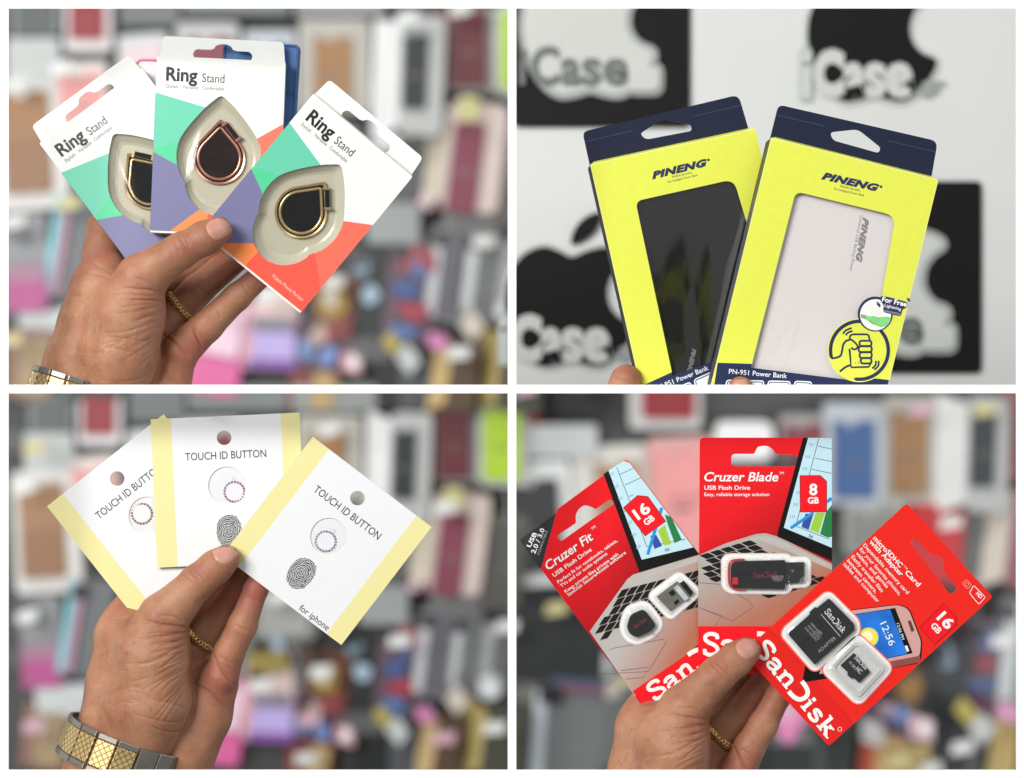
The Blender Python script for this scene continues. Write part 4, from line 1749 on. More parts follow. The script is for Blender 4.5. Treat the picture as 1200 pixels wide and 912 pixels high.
SD = {
    'S': (0.62, [([(0.55, 0.74), (0.52, 0.9), (0.31, 0.97), (0.12, 0.9), (0.08, 0.74), (0.2, 0.59), (0.42, 0.47), (0.55, 0.32), (0.53, 0.12), (0.31, 0.02), (0.1, 0.09), (0.05, 0.27)], 1), ([(0.56, 0.97), (0.56, 0.72)], 0.5), ([(0.04, 0.03), (0.04, 0.29)], 0.5)]),
    'a': (0.6, [([(0.07, 0.46), (0.13, 0.6), (0.3, 0.64), (0.43, 0.57), (0.44, 0.4), (0.44, 0.14), (0.5, 0.05), (0.6, 0.06)], 1), ([(0.44, 0.37), (0.26, 0.35), (0.09, 0.25), (0.1, 0.08), (0.25, 0.03), (0.42, 0.14)], 0.8)]),
    'n': (0.7, [([(0.14, 0.0), (0.14, 0.64)], 1.05), ([(0.14, 0.48), (0.27, 0.61), (0.42, 0.62), (0.5, 0.5), (0.5, 0.0)], 1), ([(0.0, 0.04), (0.28, 0.04)], 0.55), ([(0.36, 0.04), (0.64, 0.04)], 0.55), ([(0.0, 0.61), (0.14, 0.61)], 0.5)]),
    'D': (0.62, [([(0.0, 0.97), (0.2, 0.96), (0.42, 0.88), (0.54, 0.7), (0.56, 0.48), (0.5, 0.24), (0.36, 0.09), (0.16, 0.03), (-0.02, 0.03)], 1.25)]),
    'i': (0.36, [([(0.16, 0.0), (0.16, 0.64)], 1.05), ([(0.02, 0.04), (0.3, 0.04)], 0.55), ([(0.02, 0.61), (0.16, 0.61)], 0.5), ([(0.08, 0.84), (0.23, 0.84)], 1.0)]),
    's': (0.5, [([(0.4, 0.5), (0.36, 0.59), (0.22, 0.63), (0.09, 0.57), (0.08, 0.46), (0.2, 0.38), (0.35, 0.3), (0.41, 0.18), (0.35, 0.06), (0.2, 0.02), (0.07, 0.07), (0.04, 0.19)], 0.95)]),
    'k': (0.66, [([(0.14, 0.0), (0.14, 1.0)], 1.05), ([(0.15, 0.27), (0.46, 0.58)], 0.7), ([(0.26, 0.38), (0.52, 0.04)], 1.0), ([(0.0, 0.04), (0.27, 0.04)], 0.55), ([(0.4, 0.04), (0.66, 0.04)], 0.55), ([(0.3, 0.61), (0.56, 0.61)], 0.5), ([(0.0, 0.96), (0.14, 0.96)], 0.5)]),
}


def brand(b, p0, p1, h, z, m, letters='SanDisk', w=0.16, adv=None):
    """slab lettering from p0 to p1 along the baseline, h high"""
    b.marks.append((len(b.v), len(b.f)))
    tot = sum(SD[c][0] for c in 'SanDisk') + 0.06 * 6
    a, q = Vector(p0), Vector(p1)
    d = q - a
    sx = d.length / tot
    d.normalize()
    n = Vector((-d.y, d.x))
    x = 0
    k = 0
    for c in letters:
        for pts, ww in SD[c][1]:
            sm = len(pts) > 3
            pp = catmull(pts, 5, closed=False) if sm else pts
            L_ = [tuple(a + d * ((x + u) * sx) + n * (v * h)) for u, v in pp]
            k += 1
            b.stroke(L_, w * ww * (sx + h) / 2 * 1.05, z + k * 1.2e-6, m)
        x += SD[c][0] + 0.06


def keys(b, pl, origin, right, down, rows, cols, z, m, gap=0.1, clip=None, skip=(), stag=True):
    o, r, d = Vector(origin), Vector(right), Vector(down)
    for i in range(rows):
        for j in range(cols):
            if (i, j) in skip:
                continue
            w = 1
            a = o + r * (j + (0.21 * (i % 3) if stag else 0)) + d * i
            q = [a + r * gap / 2 + d * gap / 2, a + r * (w - gap / 2) + d * gap / 2, a + r * (w - gap / 2) + d * (1 - gap / 2), a + r * gap / 2 + d * (1 - gap / 2)]
            if clip and not all(inside((p.x, p.y), clip) for p in q):
                continue
            b.poly(rounded(pl.Q([tuple(p) for p in q]), 1.2 * pl.e, 2), z, m)
            f = [a + r * gap / 2 + d * (1 - gap / 2), a + r * (w - gap / 2) + d * (1 - gap / 2), a + r * (w - gap / 2) + d * (1 + gap * 0.1), a + r * gap / 2 + d * (1 + gap * 0.1)]
            b.poly(pl.Q([tuple(p) for p in f]), z, KEYH)


def blister(pl, root, outline_px, h, r=4, glow=5, name='blister', soft=('#cfc6c0', '#e4deda')):
    e = pl.e
    o = rounded(pl.Q(outline_px), r * e, 5)
    b = MB()
    b.poly(grow(o, (glow + 3.2) * e), 0.50 * e, mat('print_glow_' + soft[0][1:], soft[0], 0.5, spec=0.2))
    b.poly(grow(o, (glow + 2.2) * e), 0.52 * e, mat('print_glow_' + soft[1][1:], soft[1], 0.5, spec=0.2))
    b.poly(grow(o, (glow + 1.2) * e), 0.54 * e, WHT)
    b.build('glow_print', root)
    b = MB()
    b.wall(grow(o, 1.5 * e), 0.6 * e, grow(o, 0.0), 1.2 * e, clear, True)
    b.wall(o, 1.2 * e, grow(o, -0.6 * e), (h - 1) * e, clear, True)
    b.wall(grow(o, -0.6 * e), (h - 1) * e, grow(o, -2.2 * e), h * e, clear, True)
    b.poly(grow(o, -2.2 * e), h * e, clear)
    b.build(name, root)


def chart(b, pl, screen, bezel, axis, grid, bars, lines, z0):
    e = pl.e
    Q = pl.Q
    b.poly(Q(bezel), z0, BLK)
    b.poly(Q(screen), z0 + 0.05 * e, SCR)
    for a, c in [axis] + grid:
        b.stroke(Q([a, c]), 0.7 * e, z0 + 0.1 * e, mat('print_axis', '#3b4a52', 0.4))
    for pts, m in bars:
        b.poly(Q(pts), z0 + 0.15 * e, m)
    for a, c in lines:
        b.stroke(Q([a, c]), 3.6 * e, z0 + 0.2 * e, mat('print_blue_line', '#1a8ed6', 0.4))


bar_b = mat('print_bar_blue', '#33489c', 0.4)
bar_l = mat('print_bar_lime', '#9cc83a', 0.4)
bar_g = mat('print_bar_green', '#1d7a40', 0.4)


def badge(b, pl, pts, num, nc, gb, ang, hn, z, wn, wg):
    e = pl.e
    q = pl.Q(pts)
    b.poly(q, z, DRED)
    b.poly(grow(q, -1.3 * e), z + 0.06 * e, RED_B)
    c, s = math.cos(math.radians(ang)), math.sin(math.radians(ang))
    for t, (x, y), h, w in ((num, nc, hn, wn), ('GB', gb, hn * 0.56, wg)):
        p0 = (x - c * w / 2, y - s * w / 2)
        p1 = (x + c * w / 2, y + s * w / 2)
        b.text(t, pl.P(*p0), pl.P(*p1), h * e, z + 0.12 * e, WHT, bold=0.03)


# middle package
MP = Plane(820, 513, 0.043, 0.0)
e = MP.e
t = thing('flash_drive_package', 'red upright middle package with a thin black flash drive and 8 GB badge', 'package', MP.M, 'memory packages')
slot = rounded(MP.Q([(857, 532), (884, 532), (887.5, 524), (894, 522.5), (900, 523), (906, 527), (909, 532.5), (936, 533), (936, 546.5), (857, 546.5)]), [5 * e, 2 * e, 2 * e, 2 * e, 2 * e, 2 * e, 2 * e, 6 * e, 6 * e, 5 * e], 3)
out = rounded(MP.Q([(820, 513), (975, 513), (975, 790), (818, 790)]), [5 * e, 1 * e, 4 * e, 4 * e])
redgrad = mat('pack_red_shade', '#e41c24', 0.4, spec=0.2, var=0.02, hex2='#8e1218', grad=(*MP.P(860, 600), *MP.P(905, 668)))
b = MB()
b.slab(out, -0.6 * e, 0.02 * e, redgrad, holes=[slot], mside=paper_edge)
b.build('backing_card', t)
b = MB()
base = mat('print_palmrest', '#b0aaa4', 0.4, var=0.02, hex2='#b27159', grad=(*MP.P(850, 655), *MP.P(890, 722)))
z = 0.06 * e
b.poly(MP.Q([(818.5, 651), (850, 637), (886, 626), (897, 625), (912, 629), (975, 660), (975, 734), (818, 734)]), z, base)
b.poly(MP.Q([(870, 634), (886, 629), (897, 628), (912, 631.5), (975, 662), (975, 668), (912, 641), (890, 633)]), z + 0.04 * e, SILV)
kp = [(819, 652), (862, 640), (885, 634), (893, 636), (985, 684), (985, 730), (930, 712), (819, 678)]
keys(b, MP, (879, 632.5), (-12.2, 3.7), (9.4, 4.7), 10, 14, z + 0.08 * e, KEY, gap=0.13, clip=[(818.4, 647), (868, 634), (888, 632), (974.8, 674), (974.8, 731), (928, 721), (872, 691), (818.4, 679)])
b.stroke(MP.Q([(819, 683), (845, 685), (880, 706), (882, 712), (858, 728), (819, 712)]), 0.7 * e, z + 0.12 * e, LINE)
b.stroke(MP.Q([(819, 712), (846, 722), (838, 733)]), 0.7 * e, z + 0.13 * e, LINE)
b.poly(MP.Q([(818.2, 734), (975, 734), (975, 790), (818, 790)]), z + 0.15 * e, RED_B)
chart(b, MP, [(947, 513.3), (974.8, 513.3), (974.8, 642), (918.5, 618.6)], [(941, 513.2), (948, 513.2), (919, 618), (974.9, 642), (974.9, 657), (911, 629), (911, 625)],
      ((959.5, 514), (932.5, 616.5)), [((959, 523), (975, 526.5)), ((955, 537), (975, 541)), ((951, 550), (975, 555)), ((932.5, 616.5), (972, 632))],
      [([(944, 602), (953, 603), (947.5, 621), (939, 617.5)], bar_b), ([(956, 601), (966.7, 601), (959, 625), (949, 621)], bar_l), ([(968, 600), (974.8, 592), (974.8, 629), (970, 630), (961, 626)], bar_g)],
      [((926.5, 619), (953, 601)), ((966, 590), (974.6, 584))], z + 0.2 * e)
for i, s_ in enumerate(('70', '60', '50', '40', '30', '20', '10')):
    x, y = 951 - i * 3.6, 523 + i * 14
    b.text(s_, MP.P(x - 3.5, y), MP.P(x + 2.0, y), 3.4 * e, z + 0.4 * e, mat('print_pale_blue', '#7fa9c9', 0.4))
b.text('06', MP.P(947, 629.5), MP.P(952, 631.5), 4 * e, z + 0.4 * e, ink)
badge(b, MP, [(937, 557), (961.5, 557), (969, 564), (969, 600.5), (937.3, 600.5)], '8', (953, 580), (953, 590), 0, 12.6, z + 0.42 * e, 9.5, 13)
b.build('printed_picture', t)
b = MB()
zt = 0.75 * e
b.text('Cruzer Blade', MP.P(825.3, 564), MP.P(912, 564), 10.3 * e, zt, WHT, bold=0.018, shear=0.2)
b.text('TM', MP.P(913, 556), MP.P(918.5, 556), 3 * e, zt, WHT)
b.text('USB Flash Drive', MP.P(825.3, 574), MP.P(879, 574), 4.8 * e, zt, WHT, bold=0.014)
b.text('Easy, reliable storage solution', MP.P(825.3, 581.4), MP.P(901.5, 581.4), 3.9 * e, zt, WHT, bold=0.008)
brand(b, MP.P(824, 768), MP.P(957, 768), 26 * e, zt, WHT)
b.build('lettering', t)
bo = [(850.5, 655.5), (857, 654), (921, 654), (925, 657.5), (945, 657.5), (945, 683), (926, 684), (921, 691), (857, 690.5), (850.5, 686)]
blister(MP, t, bo, 11, 3, 2.6)

t = thing('flash_drive', 'thin black flash drive with red rim in the upright package', 'flash drive', MP.M)
drv = mat('drive_black', '#1d1d1f', 0.35, var=0.2, scale=200, coat=0.3)
drv_red = mat('drive_red', '#d8262c', 0.35)
b = MB()
b.slab(rounded(MP.Q([(856, 657.5), (919, 656), (919, 690), (856, 689)]), [8 * e, 1 * e, 1 * e, 8 * e], 5), 0.7 * e, 6.0 * e, drv)
b.build('body', t)
b = MB()
b.slab(MP.Q([(919.2, 659), (941.5, 658.5), (941.5, 682), (919.2, 684)]), 0.7 * e, 4.6 * e, mat('drive_black_soft', '#2b2b2c', 0.3, var=0.1))
b.build('connector', t)
b = MB()
b.tube([(*q, 4.6 * e) for q in catmull(MP.Q([(872, 655.5), (860, 656), (854.6, 660), (853.4, 673), (854.6, 685), (860, 689.6), (872, 690.5)]), 5, closed=False)], 1.2 * e, drv_red, 6)
b.build('rim', t)
b = MB()
b.slab(rounded(MP.Q([(857.5, 676), (864, 676), (864, 684.5), (857.5, 684.5)]), 1.5 * e), 5.0 * e, 6.2 * e, drv_red)
brand(b, MP.P(882, 677), MP.P(911, 676), 6.5 * e, 6.1 * e, mat('drive_print', '#7c2a2a', 0.5))
b.build('marking', t)

# left package
LP = Plane(609, 633, 0.046, -37.0)
e = LP.e
Q, P = LP.Q, LP.P
t = thing('flash_drive_package', 'red package tilted left with a tiny flash drive and a black corner', 'package', LP.M, 'memory packages')
slot = rounded(Q([(652, 628.5), (675, 613), (674.5, 604), (678, 596.5), (685, 592), (693, 594), (698, 597), (715, 585), (720, 590), (657.5, 634.5)]), [3 * e, 2 * e, 3 * e, 3 * e, 3 * e, 3 * e, 2 * e, 3 * e, 3 * e, 3 * e], 4)
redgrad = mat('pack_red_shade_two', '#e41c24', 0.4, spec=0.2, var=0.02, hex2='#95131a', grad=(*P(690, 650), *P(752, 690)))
b = MB()
out = Q([(634, 667), (653, 597), (730, 540), (733, 538.8), (738.5, 542), (889, 742), (768, 848)])
out = rounded(out, [1 * e, 1 * e, 2 * e, 2 * e, 3 * e, 3 * e, 2 * e], 3)
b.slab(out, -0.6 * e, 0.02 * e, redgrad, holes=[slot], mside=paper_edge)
b.build('backing_card', t)
b = MB()
b.slab(rounded(Q([(609, 633), (651, 602), (653, 599), (634.5, 667), (632, 666)]), [3 * e, 0, 0, 0, 0], 3), -1.4 * e, -0.7 * e, mat('corner_black', '#232324', 0.45, var=0.05))
zt = -0.6 * e
wt2 = mat('ink_white', '#eef0f4', 0.45)
b.text('USB', P(621.5, 642), P(629.5, 625.5), 5.0 * e, zt, wt2, bold=0.02)
b.text('2.0 / 3.0', P(627, 649.5), P(638.5, 620.5), 5.2 * e, zt, wt2, bold=0.02)
b.text('COMPATIBLE', P(632, 650.8), P(642, 622.5), 2.6 * e, zt, mat('ink_mid', '#b0b0b0', 0.5))
b.build('black_corner', t)
b = MB()
z = 0.06 * e
base = mat('print_palmrest_two', '#b7b1ad', 0.4, var=0.02, hex2='#b26f55', grad=(*P(735, 745), *P(795, 775)))
b.poly(Q([(691, 740), (735, 679), (742, 673.5), (750, 671), (818, 649), (868, 714), (744.5, 817)]), z, base)
b.poly(Q([(731, 686), (737, 679), (744, 674), (752, 672), (820, 651), (824, 656), (752, 680), (738, 686)]), z + 0.04 * e, SILV)
kc = [(729, 689), (823, 666), (850, 712), (800, 730), (769, 738), (694, 752), (690, 745)]
keys(b, LP, (728.5, 691), (10.6, -2.75), (-6.9, 10.6), 6, 14, z + 0.08 * e, KEY, gap=0.12, clip=[(733, 684), (830, 655), (856, 708), (693, 753), (688, 748)])
b.stroke(Q([(714, 762), (718, 760), (778, 749), (781, 752), (760, 787), (704, 790)]), 0.7 * e, z + 0.12 * e, LINE)
b.stroke(Q([(728, 786), (760, 782), (754, 794), (733, 796)]), 0.8 * e, z + 0.13 * e, LINE)
b.poly(Q([(741.3, 810), (818, 758.5), (876, 719.5), (888.5, 742), (768, 847.5)]), z + 0.15 * e, RED_B)
chart(b, LP, [(713, 551.5), (731, 540), (738, 542.8), (812.5, 641.5), (752, 656)], [(707.3, 555.8), (713.5, 551.3), (753, 655.5), (812.8, 641), (819, 650), (749.5, 671)],
      ((722.8, 547.8), (758, 640.6)), [((726.5, 556), (742, 549)), ((732.5, 568.5), (751, 560)), ((737.5, 582), (742, 580)), ((758, 640.6), (803, 632))],
      [([(762, 628), (769, 627), (776, 639.6), (767, 643.5)], bar_b), ([(771, 622), (779, 615), (786.6, 637.6), (778, 639.6)], bar_l), ([(779, 603), (786.6, 606), (799, 632.7), (790.5, 636.6), (782.6, 615)], bar_g)],
      [((759, 650), (775.5, 595))], z + 0.2 * e)
for i, s_ in enumerate(('70', '60', '50', '40', '30', '20', '10')):
    x, y = 718 + i * 5.2, 557 + i * 14.2
    b.text(s_, P(x - 2.5, y + 1.8), P(x + 2.2, y - 1.2), 3.4 * e, z + 0.4 * e, mat('print_pale_blue', '#7fa9c9', 0.4))
b.text('06', P(780, 647), P(785, 645), 4 * e, z + 0.4 * e, ink)
badge(b, LP, [(730, 595), (747, 580.3), (759.5, 581.7), (780.6, 611), (756, 628.7)], '16', (755.5, 604), (762.5, 612.5), -36, 12.6, z + 0.42 * e, 19, 13)
b.build('printed_picture', t)
b = MB()
zt = 0.75 * e
b.text('Cruzer Fit', P(642.5, 668.5), P(696, 631.5), 10.0 * e, zt, WHT, bold=0.018, shear=0.2)
b.text('TM', P(694, 621.5), P(698.5, 618), 3 * e, zt, WHT)
b.text('USB Flash Drive', P(649.5, 676.5), P(694, 645.3), 4.8 * e, zt, WHT, bold=0.014)
for s_, a, c in (('Perfect fit for notebooks, tablets,', (654.5, 684), (724, 634.5)), ('TVs and car audio systems', (658, 688.5), (712, 649.8)),
                 ('Keep private files private with', (663, 695), (725, 650.5)), ('SanDisk SecureAccess software', (666.3, 699), (734, 648.5))):
    b.text(s_, P(*a), P(*c), 3.7 * e, zt, WHT, bold=0.008)
brand(b, P(768, 822), P(874, 742), 21 * e, zt, WHT)
b.build('lettering', t)
blister(LP, t, [(736, 715), (755.5, 708), (773, 731), (765, 742), (746, 751), (736, 747), (730.5, 736)], 9, 7, 2.6)
blister(LP, t, [(764.5, 698.5), (795.5, 675), (816.5, 694), (785.5, 721)], 9, 3, 2.6)
t = thing('flash_drive', 'tiny black thumbnail flash drive in the left tilted package', 'flash drive', LP.M)
b = MB()
b.slab(rounded(Q([(738.5, 720), (754, 713), (769, 732.5), (762, 739.5), (746, 746.5), (738, 743), (734, 735)]), 5 * e, 4), 0.7 * e, 6 * e, drv)
brand(b, P(744, 736), P(758, 726), 4 * e, 6.1 * e, mat('drive_print', '#7c2a2a', 0.5))
b.build('body', t)
b = MB()
b.slab(Q([(769, 699), (793, 681), (809, 697), (785, 715.5)]), 0.7 * e, 4 * e, mat('plug_metal', '#a19c8f', 0.35, metal=0.8, var=0.06))
b.slab(Q([(783, 694.5), (788, 690.5), (792, 695), (787, 699)]), 4 * e, 4.2 * e, BLK)
b.slab(Q([(789, 705.5), (794, 701.5), (796, 705), (791.5, 709)]), 4 * e, 4.2 * e, BLK)
b.build('connector', t)
b = MB()
b.slab(Q([(789, 688.5), (794, 684.8), (807, 700.5), (802, 704)]), 4.3 * e, 5.6 * e, mat('plug_plastic', '#c9d2d6', 0.3))
b.slab(Q([(796, 683.2), (801, 680), (812, 694), (809, 698.5)]), 4.3 * e, 5.2 * e, BLK)
b.build('plug_end', t)

# right package
RP = Plane(1062.5, 591, 0.0385, 47.4, 0, 0)
e = RP.e
Q, P = RP.Q, RP.P
t = thing('memory_card_package', 'bright red package tilted right with memory card, adapter and printed phone', 'package', RP.M, 'memory packages')
RED_R = mat('pack_red_warm', '#e9281f', 0.4, spec=0.2, var=0.02)
slot = rounded(Q([(1066, 636), (1070, 632), (1077, 634.5), (1090, 650), (1096, 650.5), (1101, 651.5), (1105.5, 656), (1107, 662), (1105, 667), (1120, 687), (1121, 692), (1115.5, 696), (1111, 694)]), [3 * e, 3 * e, 2 * e, 2 * e, 2 * e, 2 * e, 2 * e, 2 * e, 2 * e, 3 * e, 3 * e, 3 * e, 3 * e], 3)
out = rounded(Q([(1062.5, 590), (1163.5, 699.5), (971.5, 874.5), (870, 765.5)]), [4 * e, 3 * e, 4 * e, 4 * e], 4)
b = MB()
b.slab(out, -0.6 * e, 0.02 * e, RED_R, holes=[slot], mside=mat('pack_edge_red', '#f2564a', 0.4))
b.build('backing_card', t)
b = MB()
z = 0.06 * e
b.poly(Q([(901.5, 737), (1000, 848), (971.5, 873.8), (870.8, 765.5)]), z, mat('pack_band_red', '#e0241f', 0.4, spec=0.2, var=0.02))
b.stroke(Q([(901.5, 737), (1000, 848)]), 1.0 * e, z + 0.05 * e, mat('pack_fold', '#c41c1b', 0.4))
pink = mat('print_phone_pink', '#cf9f98', 0.4, var=0.02)
pink2 = mat('print_phone_side', '#8c4a46', 0.4)
b.poly(rounded(Q([(985, 716), (1054, 708), (1066, 713), (1081, 752), (1079, 777), (1058, 781), (940, 800), (945, 772)]), [1 * e, 8 * e, 8 * e, 6 * e, 6 * e, 4 * e, 2 * e, 2 * e]), z + 0.1 * e, BLK)
b.poly(rounded(Q([(985, 717), (1053, 709), (1064.5, 713.5), (1079.5, 752), (1077.5, 770), (1042, 776.5), (960, 790)]), [1 * e, 8 * e, 8 * e, 6 * e, 5 * e, 1 * e, 1 * e]), z + 0.15 * e, pink)
b.poly(Q([(1041, 775.5), (1078, 768.5), (1079, 776), (1041, 783.5), (1000, 792), (1000, 784)]), z + 0.2 * e, pink2)
b.poly(Q([(990, 721.5), (1049, 712.5), (1069.5, 765.5), (1030, 774), (985, 782)]), z + 0.22 * e, BLK)
b.poly(Q([(990, 722), (1043, 714.3), (1063, 766), (1030, 773.5), (985, 781)]), z + 0.26 * e, mat('print_phone_screen', '#1c6fd0', 0.4, var=0.35, scale=60))
b.poly(circle(*P(1018, 747), 11.5 * e), z + 0.3 * e, mat('print_sun_glow', '#c9d77f', 0.5))
b.poly(circle(*P(1018, 747), 9.6 * e), z + 0.34 * e, mat('print_sun', '#f4e052', 0.5))
b.poly(circle(*P(1016.5, 746), 6.4 * e), z + 0.38 * e, mat('print_sun_core', '#fdf6c0', 0.5))
b.text('12:56', P(1031, 731), P(1042.5, 757.5), 8 * e, z + 0.34 * e, WHT)
b.text('12:56 PM', P(1050.5, 731), P(1057, 750), 3.2 * e, z + 0.34 * e, WHT)
b.poly(Q([(1060, 757), (1063, 756.4), (1065.5, 763), (1062.5, 764)]), z + 0.36 * e, WHT)
b.poly(rounded(Q([(1063.5, 727.5), (1067, 727), (1071.5, 739), (1068, 741)]), 1.5 * e), z + 0.4 * e, mat('print_speaker', '#5d3a34', 0.4))
badge(b, RP, [(1106, 706.8), (1121.3, 723.3), (1121, 732.5), (1095.3, 756), (1077.5, 735)], '16', (1103.5, 731.5), (1094.5, 738.5), 47.4, 12.6, z + 0.42 * e, 19, 13)
# small icons
b.stroke(rounded(Q([(1141, 686), (1154.5, 700), (1147, 708.5), (1136, 695)]), 2 * e, 3), 0.8 * e, z + 0.3 * e, WHT, closed=True)
b.text('HD', P(1143.3, 696), P(1148.6, 702), 4.2 * e, z + 0.35 * e, WHT, bold=0.03)
b.stroke(rounded(Q([(1132.5, 679), (1138.5, 685.5), (1134, 690.5), (1127.5, 684)]), 2 * e, 3), 0.6 * e, z + 0.3 * e, mat('ink_pink', '#f3a49c', 0.5), closed=True)
b.stroke(circle(*P(1133, 684.8), 2.2 * e, 14), 0.6 * e, z + 0.33 * e, mat('ink_pink', '#f3a49c', 0.5), closed=True)
b.build('printed_picture', t)
b = MB()
zt = 0.75 * e
for s_, a, c, h_, bo_ in (('microSDHC\u2122 Card', (1022.5, 631.5), (1075.5, 688), 5.6, 0.02), ('with Adapter', (1018, 635.5), (1055.5, 676), 5.4, 0.02),
                          ('Dependable memory card', (1011, 639.5), (1062.8, 696.5), 4.3, 0.006), ('for your favorite photos,', (1006.5, 644), (1053.5, 698), 4.3, 0.006),
                          ('videos, and games', (1002.5, 649), (1038.8, 689.5), 4.3, 0.006), ('Easily transfer files', (997, 653), (1033, 694.5), 4.3, 0.006),
                          ('between camera,', (992, 657.5), (1025.5, 695.5), 4.3, 0.006), ('tablet and computer', (987.5, 661.5), (1028, 706.5), 4.3, 0.006)):
    if '\u2122' in s_:
        b.text('microSDHC', P(*a), P(1054.5, 665.5), h_ * e, zt, WHT, bold=bo_)
        b.text('TM', P(1058.5, 664), P(1062, 668), 2.2 * e, zt, WHT)
        b.text('Card', P(1060, 671.5), P(*c), h_ * e, zt, WHT, bold=bo_)
    else:
        b.text(s_, P(*a), P(*c), h_ * e, zt, WHT, bold=bo_)
brand(b, P(883, 761), P(969.5, 866), 20.5 * e, zt, WHT)
b.stroke(circle(*P(984, 854.5), 2.3 * e, 16), 0.6 * e, zt, WHT, closed=True)
b.build('lettering', t)
ado = [(970.5, 696.5), (1003, 729), (1003.8, 741), (954.5, 783.5), (919.5, 743.5), (922, 738)]
blister(RP, t, ado, 8, 5, 2.4, soft=('#f06a62', '#f7aca5'))
mso = [(1005, 746.5), (1042.5, 783), (1006, 823), (966, 784)]
blister(RP, t, mso, 9, 7, 2.4, soft=('#f06a62', '#f7aca5'))
inn = [(1004, 755), (1032, 783.5), (1006, 812), (977, 782.5)]
b = MB()
b.slab(rounded(Q([(1004.5, 750), (1038, 783.5), (1006, 818), (971, 783.5)]), 6 * e, 4), 0.6 * e, 2.4 * e, mat('tray_frost', '#d9dad6', 0.35, var=0.02), holes=[rounded(Q(inn), 5 * e, 4)])
b.build('card_holder', t)
ad = thing('memory_adapter', 'black memory card adapter in the right tilted package', 'adapter', RP.M)
b = MB()
b.slab(rounded(Q([(971, 701), (1000, 730.5), (1000.8, 738), (954, 778.5), (923.5, 743.5), (925, 740.5), (949, 719.5), (948, 717.5), (955, 711), (957, 712.5)]), 1.5 * e, 3), 0.7 * e, 4.5 * e, mat('adapter_black', '#222324', 0.4, var=0.06, scale=300))
b.build('body', ad)
b = MB()
z = 4.6 * e
brand(b, P(965, 717), P(986.5, 742), 7.4 * e, z, WHT, w=0.13)
b.stroke(Q([(961.5, 719.5), (984, 745.5)]), 0.6 * e, z, WHT)
for s_, a, c in (('microSD', (949, 731), (961, 744.5)), ('microSDHC', (945.5, 733.5), (959.3, 749)), ('microSDXC', (942, 736), (956, 751.5))):
    b.text(s_, P(*a), P(*c), 3.4 * e, z, mat('ink_adapter_grey', '#a9abab', 0.5))
b.text('ADAPTER', P(959.5, 765), P(979.5, 748), 4.0 * e, z, mat('ink_adapter_grey', '#a9abab', 0.5))
b.build('lettering', ad)
mc = thing('memory_card', 'tiny black memory card in the square clear pocket', 'memory card', RP.M)
b = MB()
b.slab(rounded(Q([(1000.4, 765), (1019.3, 787.2), (1006, 800), (1000.3, 794), (996.5, 794.5), (992.5, 790.5), (993.5, 788), (984.5, 779.5)]), 1.2 * e, 3), 0.7 * e, 4 * e, mat('adapter_black', '#222324', 0.4))
b.build('body', mc)
b = MB()
z = 4.1 * e
brand(b, P(1000, 770.5), P(1013.5, 785), 4.2 * e, z, WHT, w=0.13)
b.text('16 GB', P(994, 776), P(1000, 783), 3 * e, z, WHT)
b.text('HC', P(1001.5, 784), P(1007, 789.5), 5 * e, z, WHT, bold=0.02)
b.build('lettering', mc)

# ------------------------------------------------------------------ the shop wall: every pack a thing
rs = random.Random(11)
PK = {}


def pm(hexc, rough=0.45):
    k = 'pack_' + hexc.strip('#')
    v = [int(hexc[i:i + 2], 16) for i in (1, 3, 5)]
    g = sum(v) / 3
    hexc = '#' + ''.join('%02x' % max(0, min(255, int(x * (0.72 + 0.26 * g / 255)))) for x in v)
    return mat(k, hexc, rough, var=0.05, scale=30)


